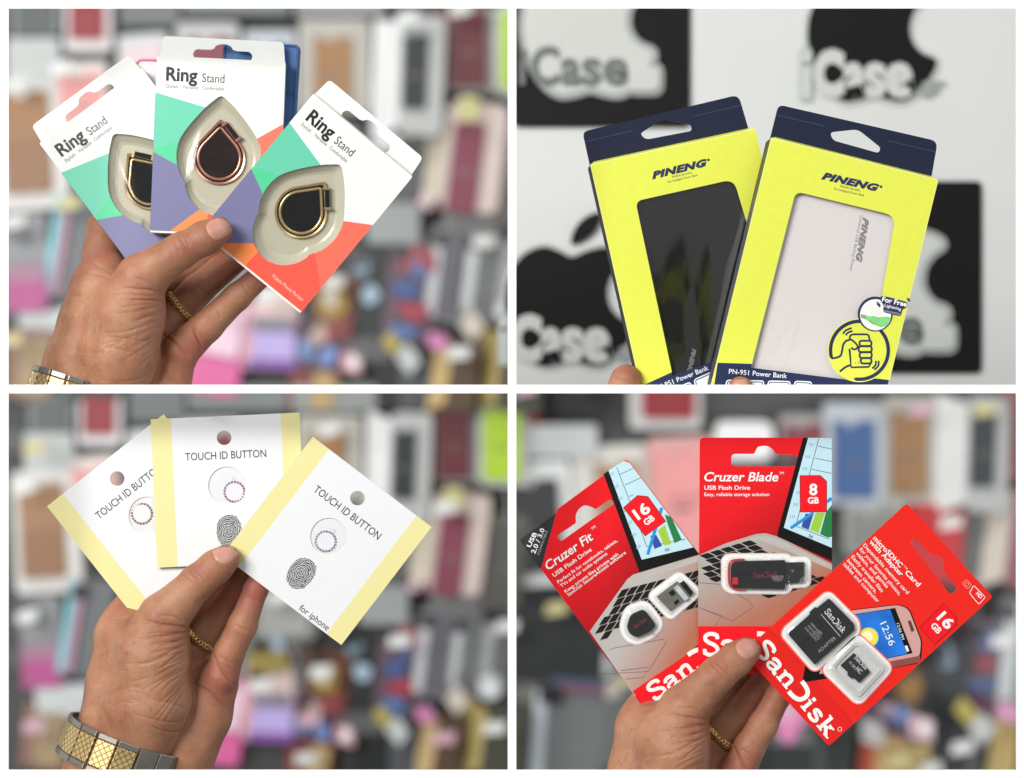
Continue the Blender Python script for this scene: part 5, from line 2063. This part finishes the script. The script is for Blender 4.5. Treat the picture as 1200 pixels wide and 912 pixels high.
def pack(name, label, cat, box, frame, case=None, inset=(0.12, 0.12, 0.12, 0.08), roll=0, thick=0.03, notch=True, side=None, extra=(), group='packs on the shop wall', yf=None, r=0.12, hook=None):
    """a hanging pack: box in photo px, carton colour, colour of the case in it, inset fractions l, r, t, b;
    side = (hex, width fraction): its turned-out left flank; extra = [(hex, u, v, ru, rv)] round or square prints"""
    x0, y0, x1, y1 = box
    if hook is None:
        hook = rs.random() < 0.45
    yy = yf if yf is not None else 2.0 - thick - rs.uniform(0.0, 0.012)
    pl = Plane((x0 + x1) / 2, (y0 + y1) / 2, yy, roll)
    e = pl.e
    w, h = (x1 - x0) * e, (y1 - y0) * e
    t = thing(name, label, cat, pl.M, group)
    b = MB()
    rad = r * min(w, h)
    x_l = -w / 2
    if side:
        x_l = -w / 2 + side[1] * w
    if name in ('hook_tip', 'price_tag'):
        # a thin ticket on the end of a wire hook
        sk = 0.0 if name == 'price_tag' else 0.18 * h
        b.slab(rounded([(-w / 2, -h / 2 + sk), (w / 2, -h / 2), (w / 2, h / 2 - sk), (-w / 2, h / 2)], rad if name == 'price_tag' else 0.15 * min(w, h), 5), -0.002, 0, pm(frame))
        b.build('ticket', t)
        b = MB()
        b.tube([(0, h * 0.3, -(2.0 - yy) + 0.001), (0, h * 0.3, -0.0025)], 0.0025, pm('#b9bcbb', 0.3), 6)
        b.build('wire', t)
        b = MB()
    else:
        b.slab(rrect(x_l, -h / 2, w / 2, h / 2, rad), -(2.0 - yy) + 0.001, 0, pm(frame))
        b.build('carton', t)
    if side:
        b = MB()
        sw = side[1] * w
        b.add([(x_l, -h / 2 + rad, -0.001), (x_l, h / 2 - rad, -0.001), (x_l - sw, h / 2 + sw * 0.05, -sw * 1.1), (x_l - sw, -h / 2 - sw * 0.2, -sw * 1.1)], [(0, 1, 2, 3)], pm(side[0]))
        b.add([(x_l + 0.001, -h / 2 + rad, -0.001), (x_l + 0.001, h / 2 - rad, -0.001), (x_l - sw, h / 2 + sw * 0.05, -sw * 1.1 - 0.001), (x_l - sw, -h / 2 - sw * 0.2, -sw * 1.1 - 0.001)], [(3, 2, 1, 0)], pm(side[0]))
        b.build('side_panel', t)
    ww = w / 2 - x_l
    l_, r_, t_, b_ = inset
    cx0, cx1 = x_l + l_ * ww, w / 2 - r_ * ww
    cy0, cy1 = -h / 2 + b_ * h, h / 2 - t_ * h
    if case:
        b = MB()
        if notch:
            m_ = (cx0 + cx1) / 2 - 0.1 * (cx1 - cx0)
            q = 0.16 * (cx1 - cx0)
            pts = [(cx0, cy0), (cx1, cy0), (cx1, cy1), (m_ + q, cy1), (m_ + q * 0.8, cy1 - q * 0.7), (m_, cy1 - q), (m_ - q * 0.8, cy1 - q * 0.7), (m_ - q, cy1), (cx0, cy1)]
            pts = rounded(pts, 0.05 * ww, 2)
        else:
            pts = rrect(cx0, cy0, cx1, cy1, 0.08 * ww)
        b.slab(pts, 0.0005, 0.006, pm(case, 0.5))
        b.build('phone_case', t)
    for i, (hx, u, v, ru, rv, *sq) in enumerate(extra):
        b = MB()
        ex, ey = -w / 2 + u * w, h / 2 - v * h
        if sq:
            b.slab(rrect(ex - ru * w, ey - rv * h, ex + ru * w, ey + rv * h, 0.003), 0.0065 * (case is not None or name == 'phone_case') + 0.0006 + 0.0004 * i, 0.0075 * (case is not None or name == 'phone_case') + 0.001 + 0.0004 * i, pm(hx))
        else:
            n_ = 9
            blob = [(ex + math.cos(2 * math.pi * k / n_) * ru * w * rs.uniform(0.6, 1.2), ey + math.sin(2 * math.pi * k / n_) * rv * h * rs.uniform(0.6, 1.2)) for k in range(n_)]
            b.slab(catmull(blob, 3), 0.0065 + 0.0004 * i, 0.0075 + 0.0004 * i, pm(hx))
        b.build('print_patch', t)
    if name == 'phone_case':
        b = MB()
        b.slab(rrect(-0.42 * w, 0.28 * h, -0.1 * w, 0.44 * h, 0.06 * w), 0.0092, 0.0105, pm('#2a2c2e', 0.3))
        b.build('camera_cutout', t)
    if name == 'phone_case_box' and case:
        b = MB()
        b.slab(rrect((cx0 + cx1) / 2 - 0.16 * ww, cy0 + 0.42 * (cy1 - cy0), (cx0 + cx1) / 2 + 0.16 * ww, cy0 + 0.46 * (cy1 - cy0), 0.001), 0.0061, 0.0066, pm('#77706a'))
        b.build('label_line', t)
    if name in ('phone_case_box', 'phone_case') and hook:
        # the wall hook it hangs from, with a price ticket at its end
        b = MB()
        x_ = rs.uniform(-0.1, 0.1) * w
        y_ = h / 2 - 0.02
        b.tube([(x_, y_, -0.02), (x_, y_, 0.085), (x_, y_ + 0.004, 0.09)], 0.0022, pm('#b9bcbb', 0.3), 6)
        b.build('hook', t)
        b = MB()
        hx = rs.choice(['#d8d9d5', '#cfd0cc', '#c9bf86', '#d5d6d4', '#cfa6b4'])
        b.slab([(x_ + q[0], y_ + q[1]) for q in rounded([(-0.016, -0.013), (0.016, -0.007), (0.016, 0.011), (-0.016, 0.005)], 0.002, 2)], 0.091, 0.0925, pm(hx))
        b.build('price_ticket', t)
    return t


# (kind, label, box, frame, case, kwargs) in the coordinates of the upper left picture
WALL = [
    ('phone_case_box', 'red phone case in white carton on the top row at left', (76, -8, 130, 60), '#d9d3d3', '#a3202f', dict(inset=(0.12, 0.14, 0.1, 0.2), notch=False)),
    ('phone_case_box', 'light grey pack hanging left of the red phone case', (14, -6, 70, 40), '#8c9493', '#5b6263', {}),
    ('phone_case_box', 'pale grey carton above the tan phone case', (8, 44, 70, 98), '#b9bcba', None, {}),
    ('phone_case_box', 'tan phone case in large white carton at the left edge', (-6, 92, 78, 246), '#d2cfca', '#a87a52', dict(inset=(0.12, 0.22, 0.1, 0.13), roll=-3, extra=[('#9a6b45', 0.44, 0.68, 0.28, 0.19, 1)])),
    ('phone_case_box', 'salmon pink phone case in pale carton beside the tan one', (62, 74, 128, 170), '#dccfca', '#e39a97', dict(inset=(0.14, 0.1, 0.14, 0.1), roll=-5)),
    ('phone_case_box', 'white carton with pale pink print behind the middle of the row', (140, 40, 200, 130), '#c9cccc', '#d8c3c6', dict(roll=-4)),
    ('phone_case_box', 'burgundy phone case in grey carton behind the upright pack', (206, 26, 280, 120), '#b6b4b4', '#8f3a4a', dict(inset=(0.2, 0.1, 0.2, 0.1))),
    ('phone_case_box', 'dark blue phone case in pale carton hidden behind the packages', (286, 36, 346, 150), '#b9bec3', '#3d5f96', dict(inset=(0.14, 0.14, 0.14, 0.08))),
    ('phone_case_box', 'caramel phone case in cream carton on the upper row', (350, 22, 434, 132), '#b4b0a6', '#a8794b', dict(inset=(0.22, 0.26, 0.2, 0.05), extra=())),
    ('phone_case_box', 'black phone case in white carton with wide white flank', (434, 18, 520, 158), '#b5b6b4', '#1c282c', dict(inset=(0.08, 0.38, 0.16, 0.22), side=('#eeeeec', 0.40), thick=0.07, roll=2)),
    ('phone_case_box', 'maroon phone case in grey carton with pink flank', (516, 8, 574, 108), '#8d8684', '#6b1d28', dict(inset=(0.06, 0.1, 0.05, 0.07), side=('#a4545c', 0.18), notch=False, thick=0.05)),
    ('phone_case_box', 'lime green phone case in white carton at the right end', (568, 4, 640, 112), '#c2c5be', '#b2d52a', dict(inset=(0.08, 0.12, 0.1, 0.08), side=('#d4d4d0', 0.2), notch=False, thick=0.05)),
    ('phone_case_box', 'plum phone case in pink and white carton below the maroon one', (492, 118, 590, 246), '#cdbcb4', '#8b3a52', dict(inset=(0.12, 0.36, 0.2, -0.02), side=('#dcd0bc', 0.3), roll=7, notch=False, thick=0.06)),
    ('price_tag', 'round pale yellow price tag above the plum phone case', (536, 112, 562, 142), '#c3bd83', None, dict(r=0.45, thick=0.09)),
    ('phone_case_box', 'grey pack with beige flank hanging right of the plum one', (570, 146, 640, 262), '#6b6a62', '#57564f', dict(side=('#a99c86', 0.3), roll=7, thick=0.05)),
    ('phone_case_box', 'pewter grey case pack right under the middle of the upper row', (330, 150, 420, 236), '#9c9b97', '#7c7b76', {}),
    ('phone_case_box', 'dim grey pack in the second row beside the plum one', (430, 160, 498, 240), '#77797a', '#595d5f', {}),
    ('hanging_card', 'small white and red card strip under the plum phone case', (488, 226, 548, 246), '#8b2f45', None, dict(extra=[('#d9c5ca', 0.2, 0.5, 0.16, 0.5)])),
    ('hanging_card', 'pale grey card over the black speckled pack', (430, 238, 492, 286), '#9aa09e', None, dict(thick=0.04)),
    ('hanging_card', 'grey card over the clear striped packs', (520, 232, 584, 272), '#959795', '#7d807f', dict(notch=False)),
    ('phone_case', 'silver to magenta phone case on the lower left', (4, 250, 56, 366), '#8e9092', None, dict(extra=[('#b8488a', 0.5, 0.82, 0.48, 0.17, 1), ('#a5768f', 0.5, 0.6, 0.48, 0.08, 1), ('#4c4f55', 0.5, 0.25, 0.12, 0.06)], roll=-2)),
    ('phone_case', 'dark phone case with cyan and pink edges', (58, 228, 116, 352), '#6d7173', None, dict(extra=[('#7fc5cf', 0.1, 0.5, 0.09, 0.48, 1), ('#c98aa2', 0.27, 0.5, 0.06, 0.48, 1)], roll=9)),
    ('hanging_card', 'white blister card under the two lower left cases', (22, 362, 96, 404), '#c3c6c6', None, dict(roll=-3)),
    ('phone_case_box', 'peach and brown pack in the bottom left corner', (2, 384, 64, 470), '#8d6e5c', '#a98f6a', dict(side=('#b58a78', 0.25), roll=5)),
    ('phone_case_box', 'dark pack with pale corner behind the wrist', (70, 400, 140, 470), '#4f5250', '#393c3b', {}),
    ('phone_case', 'shiny silver scaled phone case behind the fingers', (236, 300, 288, 380), '#9da09c', '#7e8582', dict(roll=10)),
    ('phone_case', 'hot pink phone case with pale top behind the palm', (222, 352, 286, 462), '#e0639f', None, dict(extra=[('#e7c6d6', 0.55, 0.32, 0.36, 0.26, 1), ('#5d6d80', 0.6, 0.3, 0.1, 0.07)], roll=10)),
    ('phone_case', 'pastel pink and purple printed phone case', (284, 334, 350, 434), '#dbb6c0', None, dict(extra=[('#dfc5bf', 0.5, 0.2, 0.44, 0.17, 1), ('#d9a1ae', 0.1, 0.5, 0.1, 0.4, 1), ('#7e8a9c', 0.56, 0.48, 0.36, 0.05, 1), ('#b7a6dd', 0.58, 0.72, 0.38, 0.16, 1), ('#8a50aa', 0.56, 0.93, 0.42, 0.06, 1)], roll=2)),
    ('phone_case', 'brown and gold phone case with a round pale emblem', (364, 318, 418, 402), '#6b3a26', None, dict(extra=[('#b08a35', 0.44, 0.42, 0.4, 0.34), ('#c4c0b2', 0.4, 0.4, 0.2, 0.14), ('#8b3a3a', 0.75, 0.78, 0.2, 0.16, 1)], roll=6)),
    ('phone_case', 'blue and cream speckled phone case at the lower middle', (344, 376, 402, 434), '#6a4561', None, dict(extra=[('#7591c4', 0.28, 0.6, 0.2, 0.22), ('#c0a596', 0.5, 0.3, 0.2, 0.24), ('#7d9ad6', 0.72, 0.72, 0.2, 0.22), ('#b04a44', 0.75, 0.2, 0.12, 0.16)], roll=5)),
    ('phone_case', 'black phone case with two pale blue discs', (398, 286, 462, 412), '#232829', None, dict(extra=[('#7d97a4', 0.3, 0.2, 0.2, 0.12), ('#a5bccb', 0.56, 0.46, 0.18, 0.1)], roll=6)),
    ('phone_case', 'red and blue comic patterned phone case', (452, 280, 512, 404), '#6d5563', None, dict(extra=[('#b0555f', 0.4, 0.18, 0.3, 0.12), ('#4f6fa5', 0.62, 0.3, 0.2, 0.12), ('#a84a4c', 0.8, 0.2, 0.16, 0.12), ('#41619b', 0.4, 0.5, 0.26, 0.1), ('#b23c4e', 0.6, 0.68, 0.34, 0.1), ('#5a7bb5', 0.44, 0.88, 0.34, 0.09)], roll=6)),
    ('phone_case', 'clear phone case pack with a white stripe at its left', (500, 266, 546, 378), '#7f7f84', None, dict(extra=[('#c3c4c8', 0.2, 0.5, 0.14, 0.45, 1), ('#6a6671', 0.6, 0.5, 0.2, 0.4, 1)], roll=7)),
    ('phone_case', 'clear phone case pack with a white stripe, second from the right', (540, 272, 586, 378), '#7a7b7d', None, dict(extra=[('#c6c8c9', 0.24, 0.46, 0.14, 0.42, 1)], roll=7)),
    ('phone_case', 'smoky grey phone case pack right of the clear ones', (580, 262, 640, 372), '#6f7072', None, dict(extra=[('#a3a4a5', 0.2, 0.5, 0.12, 0.4, 1)], roll=7)),
    ('hanging_card', 'white round end of a hook card at the right edge', (580, 352, 608, 380), '#d2d5d5', None, dict(r=0.45, thick=0.07)),
    ('hanging_card', 'slate card below the black phone case', (392, 396, 458, 424), '#6c6a6b', None, {}),
    ('hook_tip', 'white and red round hook end beside the black pack', (400, 412, 424, 440), '#d6a0a8', None, dict(r=0.45, thick=0.09, extra=[('#e7dfe0', 0.6, 0.45, 0.3, 0.32)])),
    ('hook_tip', 'yellow hook label sloping to a white one', (448, 392, 470, 412), '#b8a848', None, dict(r=0.4, thick=0.09, roll=40)),
    ('hook_tip', 'white hook label beside the yellow label', (464, 406, 492, 434), '#bfc2c0', None, dict(r=0.4, thick=0.09, roll=40)),
    ('phone_case_box', 'black pack on the bottom row under the discs case', (424, 424, 470, 480), '#131717', None, {}),
    ('phone_case_box', 'red and gold pack on the bottom row', (338, 424, 396, 480), '#8d3b35', '#c0a26d', dict(inset=(0.5, 0.05, 0.2, 0.05), notch=False, roll=8)),
    ('phone_case_box', 'slate grey pack between the black and the brown packs', (468, 424, 506, 480), '#5a5c64', None, {}),
    ('phone_case_box', 'brown pack with a gold flank and pink top', (504, 398, 560, 482), '#5d4330', None, dict(side=('#d9bb83', 0.4), roll=8, thick=0.08)),
    ('hook_tip', 'pink hook label over the brown pack', (502, 388, 524, 412), '#cf7fae', None, dict(r=0.4, thick=0.1)),
    ('phone_case_box', 'olive pack with a pale gold flank', (556, 386, 640, 482), '#4b4a3c', None, dict(side=('#cdb873', 0.36), roll=8, thick=0.08)),
    ('hook_tip', 'cream hook label over the olive pack', (540, 366, 566, 396), '#c9bdb0', None, dict(r=0.4, thick=0.1, roll=40)),
    ('hanging_card', 'dark grey header card in the gap of the top row', (140, -14, 210, 30), '#6c7272', None, {}),
    ('hanging_card', 'mid grey header card over the burgundy phone case', (214, -16, 340, 16), '#7d8483', None, {}),
    ('hanging_card', 'pale grey header card over the caramel phone case', (346, -16, 452, 18), '#949997', None, {}),
]


LOWER_ONLY = [
    ('phone_case_box', 'stone grey pack half behind the tilted right card', (296, 226, 376, 306), '#8d8f8a', '#a2a39e', dict(hook=True)),
    ('hanging_card', 'small brown card next to the little finger tip', (316, 226, 350, 256), '#6f553f', None, dict(thick=0.05)),
    ('phone_case', 'smoky phone case with a pale blue slanted stripe', (318, 272, 366, 372), '#57544f', None, dict(extra=[('#a9bad0', 0.24, 0.36, 0.14, 0.4, 1), ('#8d8a8f', 0.6, 0.7, 0.14, 0.3, 1)], roll=-8)),
    ('hanging_card', 'mustard card on top of the pastel printed case', (290, 322, 340, 346), '#a08c3f', None, dict(thick=0.06)),
    ('phone_case', 'dull brown phone case right of the mustard card', (338, 316, 368, 384), '#6a5346', None, dict(hook=False)),
]


def hang(where, f, clip=None, drop=(), cut=0.0):
    for nm, lb, box, fr, cs, kw in WALL + (LOWER_ONLY if where == 'lower' else []):
        x0, y0 = f(box[0], box[1])
        x1, y1 = f(box[2], box[3])
        if clip and not clip(x0, y0, x1, y1):
            continue
        kw = dict(kw)
        if where == 'upper':
            lab = lb + ', behind the ring boxes'
        else:
            lab = lb + ', behind the button cards'
        words = lab.split()
        pack(nm, lab, {'phone_case_box': 'phone case', 'phone_case': 'phone case', 'hanging_card': 'card', 'price_tag': 'price tag', 'hook_tip': 'hook label'}[nm],
             (x0, y0, x1, y1), fr, cs, group='goods on the wall behind the ' + ('ring boxes' if where == 'upper' else 'button cards'), **kw)


hang('upper', lambda x, y: (x, y), clip=lambda x0, y0, x1, y1: y0 < 448)
hang('lower', lambda x, y: (300 + (x - 300) * 0.93, 680 + (y - 230) * 0.93), clip=lambda x0, y0, x1, y1: y1 > 466)

RIGHT = [
    ('phone_case_box', 'red pack at the top left corner', (598, 440, 634, 497), '#a9232b', None, {}),
    ('phone_case_box', 'black pack with a sloping lower edge on the top row', (642, 430, 708, 488), '#141515', None, dict(roll=10)),
    ('phone_case_box', 'crimson phone case in white carton on the top row', (738, 440, 822, 503), '#c9c6c4', '#a5252f', dict(inset=(0.18, 0.1, 0.02, 0.2), notch=False)),
    ('hanging_card', 'pale grey card left of the crimson case', (600, 498, 700, 536), '#bfc3c2', None, {}),
    ('phone_case_box', 'charcoal phone case in white carton behind the black corner', (596, 540, 672, 686), '#d6d8d6', '#38393b', dict(inset=(0.04, 0.2, 0.15, 0.1), roll=-4)),
    ('phone_case_box', 'tan phone case in cream carton behind the chart print', (672, 522, 764, 650), '#d2cfc8', '#b08b66', dict(inset=(0.3, 0.16, 0.16, 0.1), roll=-3)),
    ('phone_case_box', 'large salmon phone case between the left and the middle packs', (762, 512, 838, 660), '#dba9a6', '#eb9c9a', dict(inset=(0.06, 0.06, 0.08, 0.05), roll=-3, extra=[('#dd8f8d', 0.56, 0.48, 0.24, 0.02, 1)])),
    ('hanging_card', 'white rounded card over the middle red package', (838, 494, 906, 540), '#e6e2e2', None, dict(r=0.3)),
    ('phone_case_box', 'raspberry phone case in grey carton over the middle package', (914, 486, 968, 540), '#a9a5a3', '#8f3f4e', dict(inset=(0.1, 0.08, 0.2, 0.02))),
    ('phone_case_box', 'cobalt blue phone case in pale carton right of the middle package', (966, 472, 1036, 592), '#b9bfc4', '#3f669f', dict(inset=(0.16, 0.16, 0.18, 0.07))),
    ('phone_case_box', 'caramel phone case in cream carton next to the cobalt blue one', (1036, 464, 1102, 592), '#b5b1a7', '#a4774a', dict(inset=(0.14, 0.24, 0.14, 0.1))),
    ('phone_case_box', 'black phone case in white carton with wide flank, near the right edge', (1102, 464, 1182, 600), '#b1b2b0', '#18262a', dict(inset=(0.08, 0.34, 0.14, 0.22), side=('#ececea', 0.4), thick=0.07, roll=2)),
    ('phone_case_box', 'dark pink pack cut by the right edge on the top row', (1180, 456, 1220, 560), '#b0565c', '#8b2a38', {}),
    ('phone_case_box', 'scarlet pack behind the tip of the right package', (1064, 592, 1128, 682), '#d81a26', None, dict(roll=6)),
    ('phone_case_box', 'grey pack right of the scarlet one', (1124, 580, 1168, 690), '#716f6b', '#63615e', dict(roll=6)),
    ('phone_case_box', 'cream flanked plum pack at the right edge', (1156, 570, 1230, 690), '#8e4a5b', None, dict(side=('#e2d9c9', 0.36), roll=7, thick=0.06)),
    ('phone_case_box', 'grey and white cards behind the microcard text', (990, 592, 1062, 650), '#a9a8a3', '#8d8c86', {}),
    ('phone_case', 'black phone case on the left below the charcoal one', (600, 690, 708, 800), '#26282a', None, dict(roll=2, extra=[('#3a3c3f', 0.3, 0.2, 0.2, 0.1, 1)])),
    ('hanging_card', 'white card on a small magenta strip left of the wrist', (668, 756, 716, 792), '#c8cac8', None, dict(extra=[('#93355c', 0.7, 0.1, 0.3, 0.16, 1)])),
    ('phone_case', 'grey phone case with white edge and red blue top', (622, 796, 708, 930), '#77797b', None, dict(extra=[('#c3cbd0', 0.1, 0.55, 0.09, 0.44, 1), ('#8b4a63', 0.62, 0.06, 0.36, 0.04, 1), ('#4a6b86', 0.6, 0.015, 0.36, 0.025, 1)], roll=4)),
    ('hanging_card', 'olive grey pack in the bottom left corner', (596, 790, 628, 930), '#8b8d7f', None, {}),
    ('phone_case_box', 'slate pack left of the hand on the third row', (704, 770, 760, 900), '#6e716f', None, dict(extra=[('#b9b6ae', 0.2, 0.3, 0.2, 0.1)])),
    ('phone_case', 'pink balloon print phone case beside the little finger', (902, 800, 952, 874), '#7a767a', None, dict(extra=[('#e48bbb', 0.45, 0.55, 0.44, 0.36), ('#a9bccb', 0.4, 0.16, 0.24, 0.14), ('#f0b8d4', 0.4, 0.45, 0.18, 0.14)])),
    ('phone_case_box', 'black pack below the pink balloon case', (900, 862, 1000, 930), '#2e3433', None, dict(extra=[('#525a5b', 0.6, 0.4, 0.05, 0.4, 1)])),
    ('phone_case', 'black phone case with a pale blue disc at the right of the red package', (1082, 752, 1136, 862), '#252a2c', None, dict(extra=[('#7f93a5', 0.4, 0.16, 0.24, 0.12)], roll=6)),
    ('phone_case', 'purple and blue comic phone case at the right', (1128, 726, 1176, 838), '#66525e', None, dict(extra=[('#5f6fa0', 0.5, 0.2, 0.3, 0.12), ('#9b3d4b', 0.5, 0.45, 0.36, 0.1), ('#4a5f90', 0.5, 0.68, 0.36, 0.1), ('#7a3f63', 0.5, 0.88, 0.3, 0.07)], roll=6)),
    ('phone_case', 'silver striped phone case pack at the right edge', (1166, 700, 1216, 826), '#84868a', None, dict(extra=[('#bfc2c5', 0.3, 0.5, 0.18, 0.45, 1)], roll=6)),
    ('phone_case', 'gold and brown round print case under the red package', (1046, 780, 1086, 846), '#5d3b2b', None, dict(extra=[('#9b7434', 0.5, 0.4, 0.4, 0.3)], roll=6)),
    ('phone_case', 'violet and sky blue speckled case under the red package', (1018, 812, 1070, 872), '#5b3f62', None, dict(extra=[('#7d93c8', 0.72, 0.4, 0.24, 0.24), ('#b8a0a8', 0.35, 0.3, 0.22, 0.2)], roll=6)),
    ('hook_tip', 'white pink hook end over the gold pack', (1066, 838, 1094, 870), '#dcb9c0', None, dict(r=0.45, thick=0.1, extra=[('#eadfe0', 0.6, 0.45, 0.3, 0.32)])),
    ('hook_tip', 'pale hook label beside the white pink hook end', (1010, 842, 1036, 876), '#b5b2b0', None, dict(r=0.4, thick=0.1)),
    ('phone_case_box', 'orange and cream pack on the bottom row', (1010, 862, 1058, 930), '#c9a36a', None, dict(side=('#c2553c', 0.3), roll=8, thick=0.06)),
    ('phone_case_box', 'cream gold pack on the bottom row', (1058, 872, 1090, 930), '#c9ad70', None, {}),
    ('phone_case_box', 'black pack at the bottom right', (1088, 848, 1134, 930), '#15191a', None, {}),
    ('hook_tip', 'yellow hook label sloping over the grey pack', (1118, 822, 1146, 846), '#b5a545', None, dict(r=0.4, thick=0.1, roll=40)),
    ('hook_tip', 'white hook label sloping over the grey pack', (1138, 838, 1164, 870), '#b9bcb9', None, dict(r=0.4, thick=0.1, roll=40)),
    ('phone_case_box', 'slate grey pack on the bottom row beside the black one', (1132, 858, 1172, 930), '#5d6065', None, {}),
    ('phone_case_box', 'brown pack with yellow gold flank in the bottom right corner', (1166, 842, 1222, 930), '#54402f', None, dict(side=('#d8bd7b', 0.45), roll=8, thick=0.08)),
    ('hook_tip', 'pink hook label in the right corner', (1168, 822, 1196, 848), '#cc8fb1', None, dict(r=0.4, thick=0.1)),
]
for nm, lb, box, fr, cs, kw in RIGHT:
    pack(nm, lb + ', behind the red packages' if len(lb.split()) < 13 else lb,
         {'phone_case_box': 'phone case', 'phone_case': 'phone case', 'hanging_card': 'card', 'hook_tip': 'hook label'}[nm], box, fr, cs, group='goods on the wall behind the red packages', **kw)
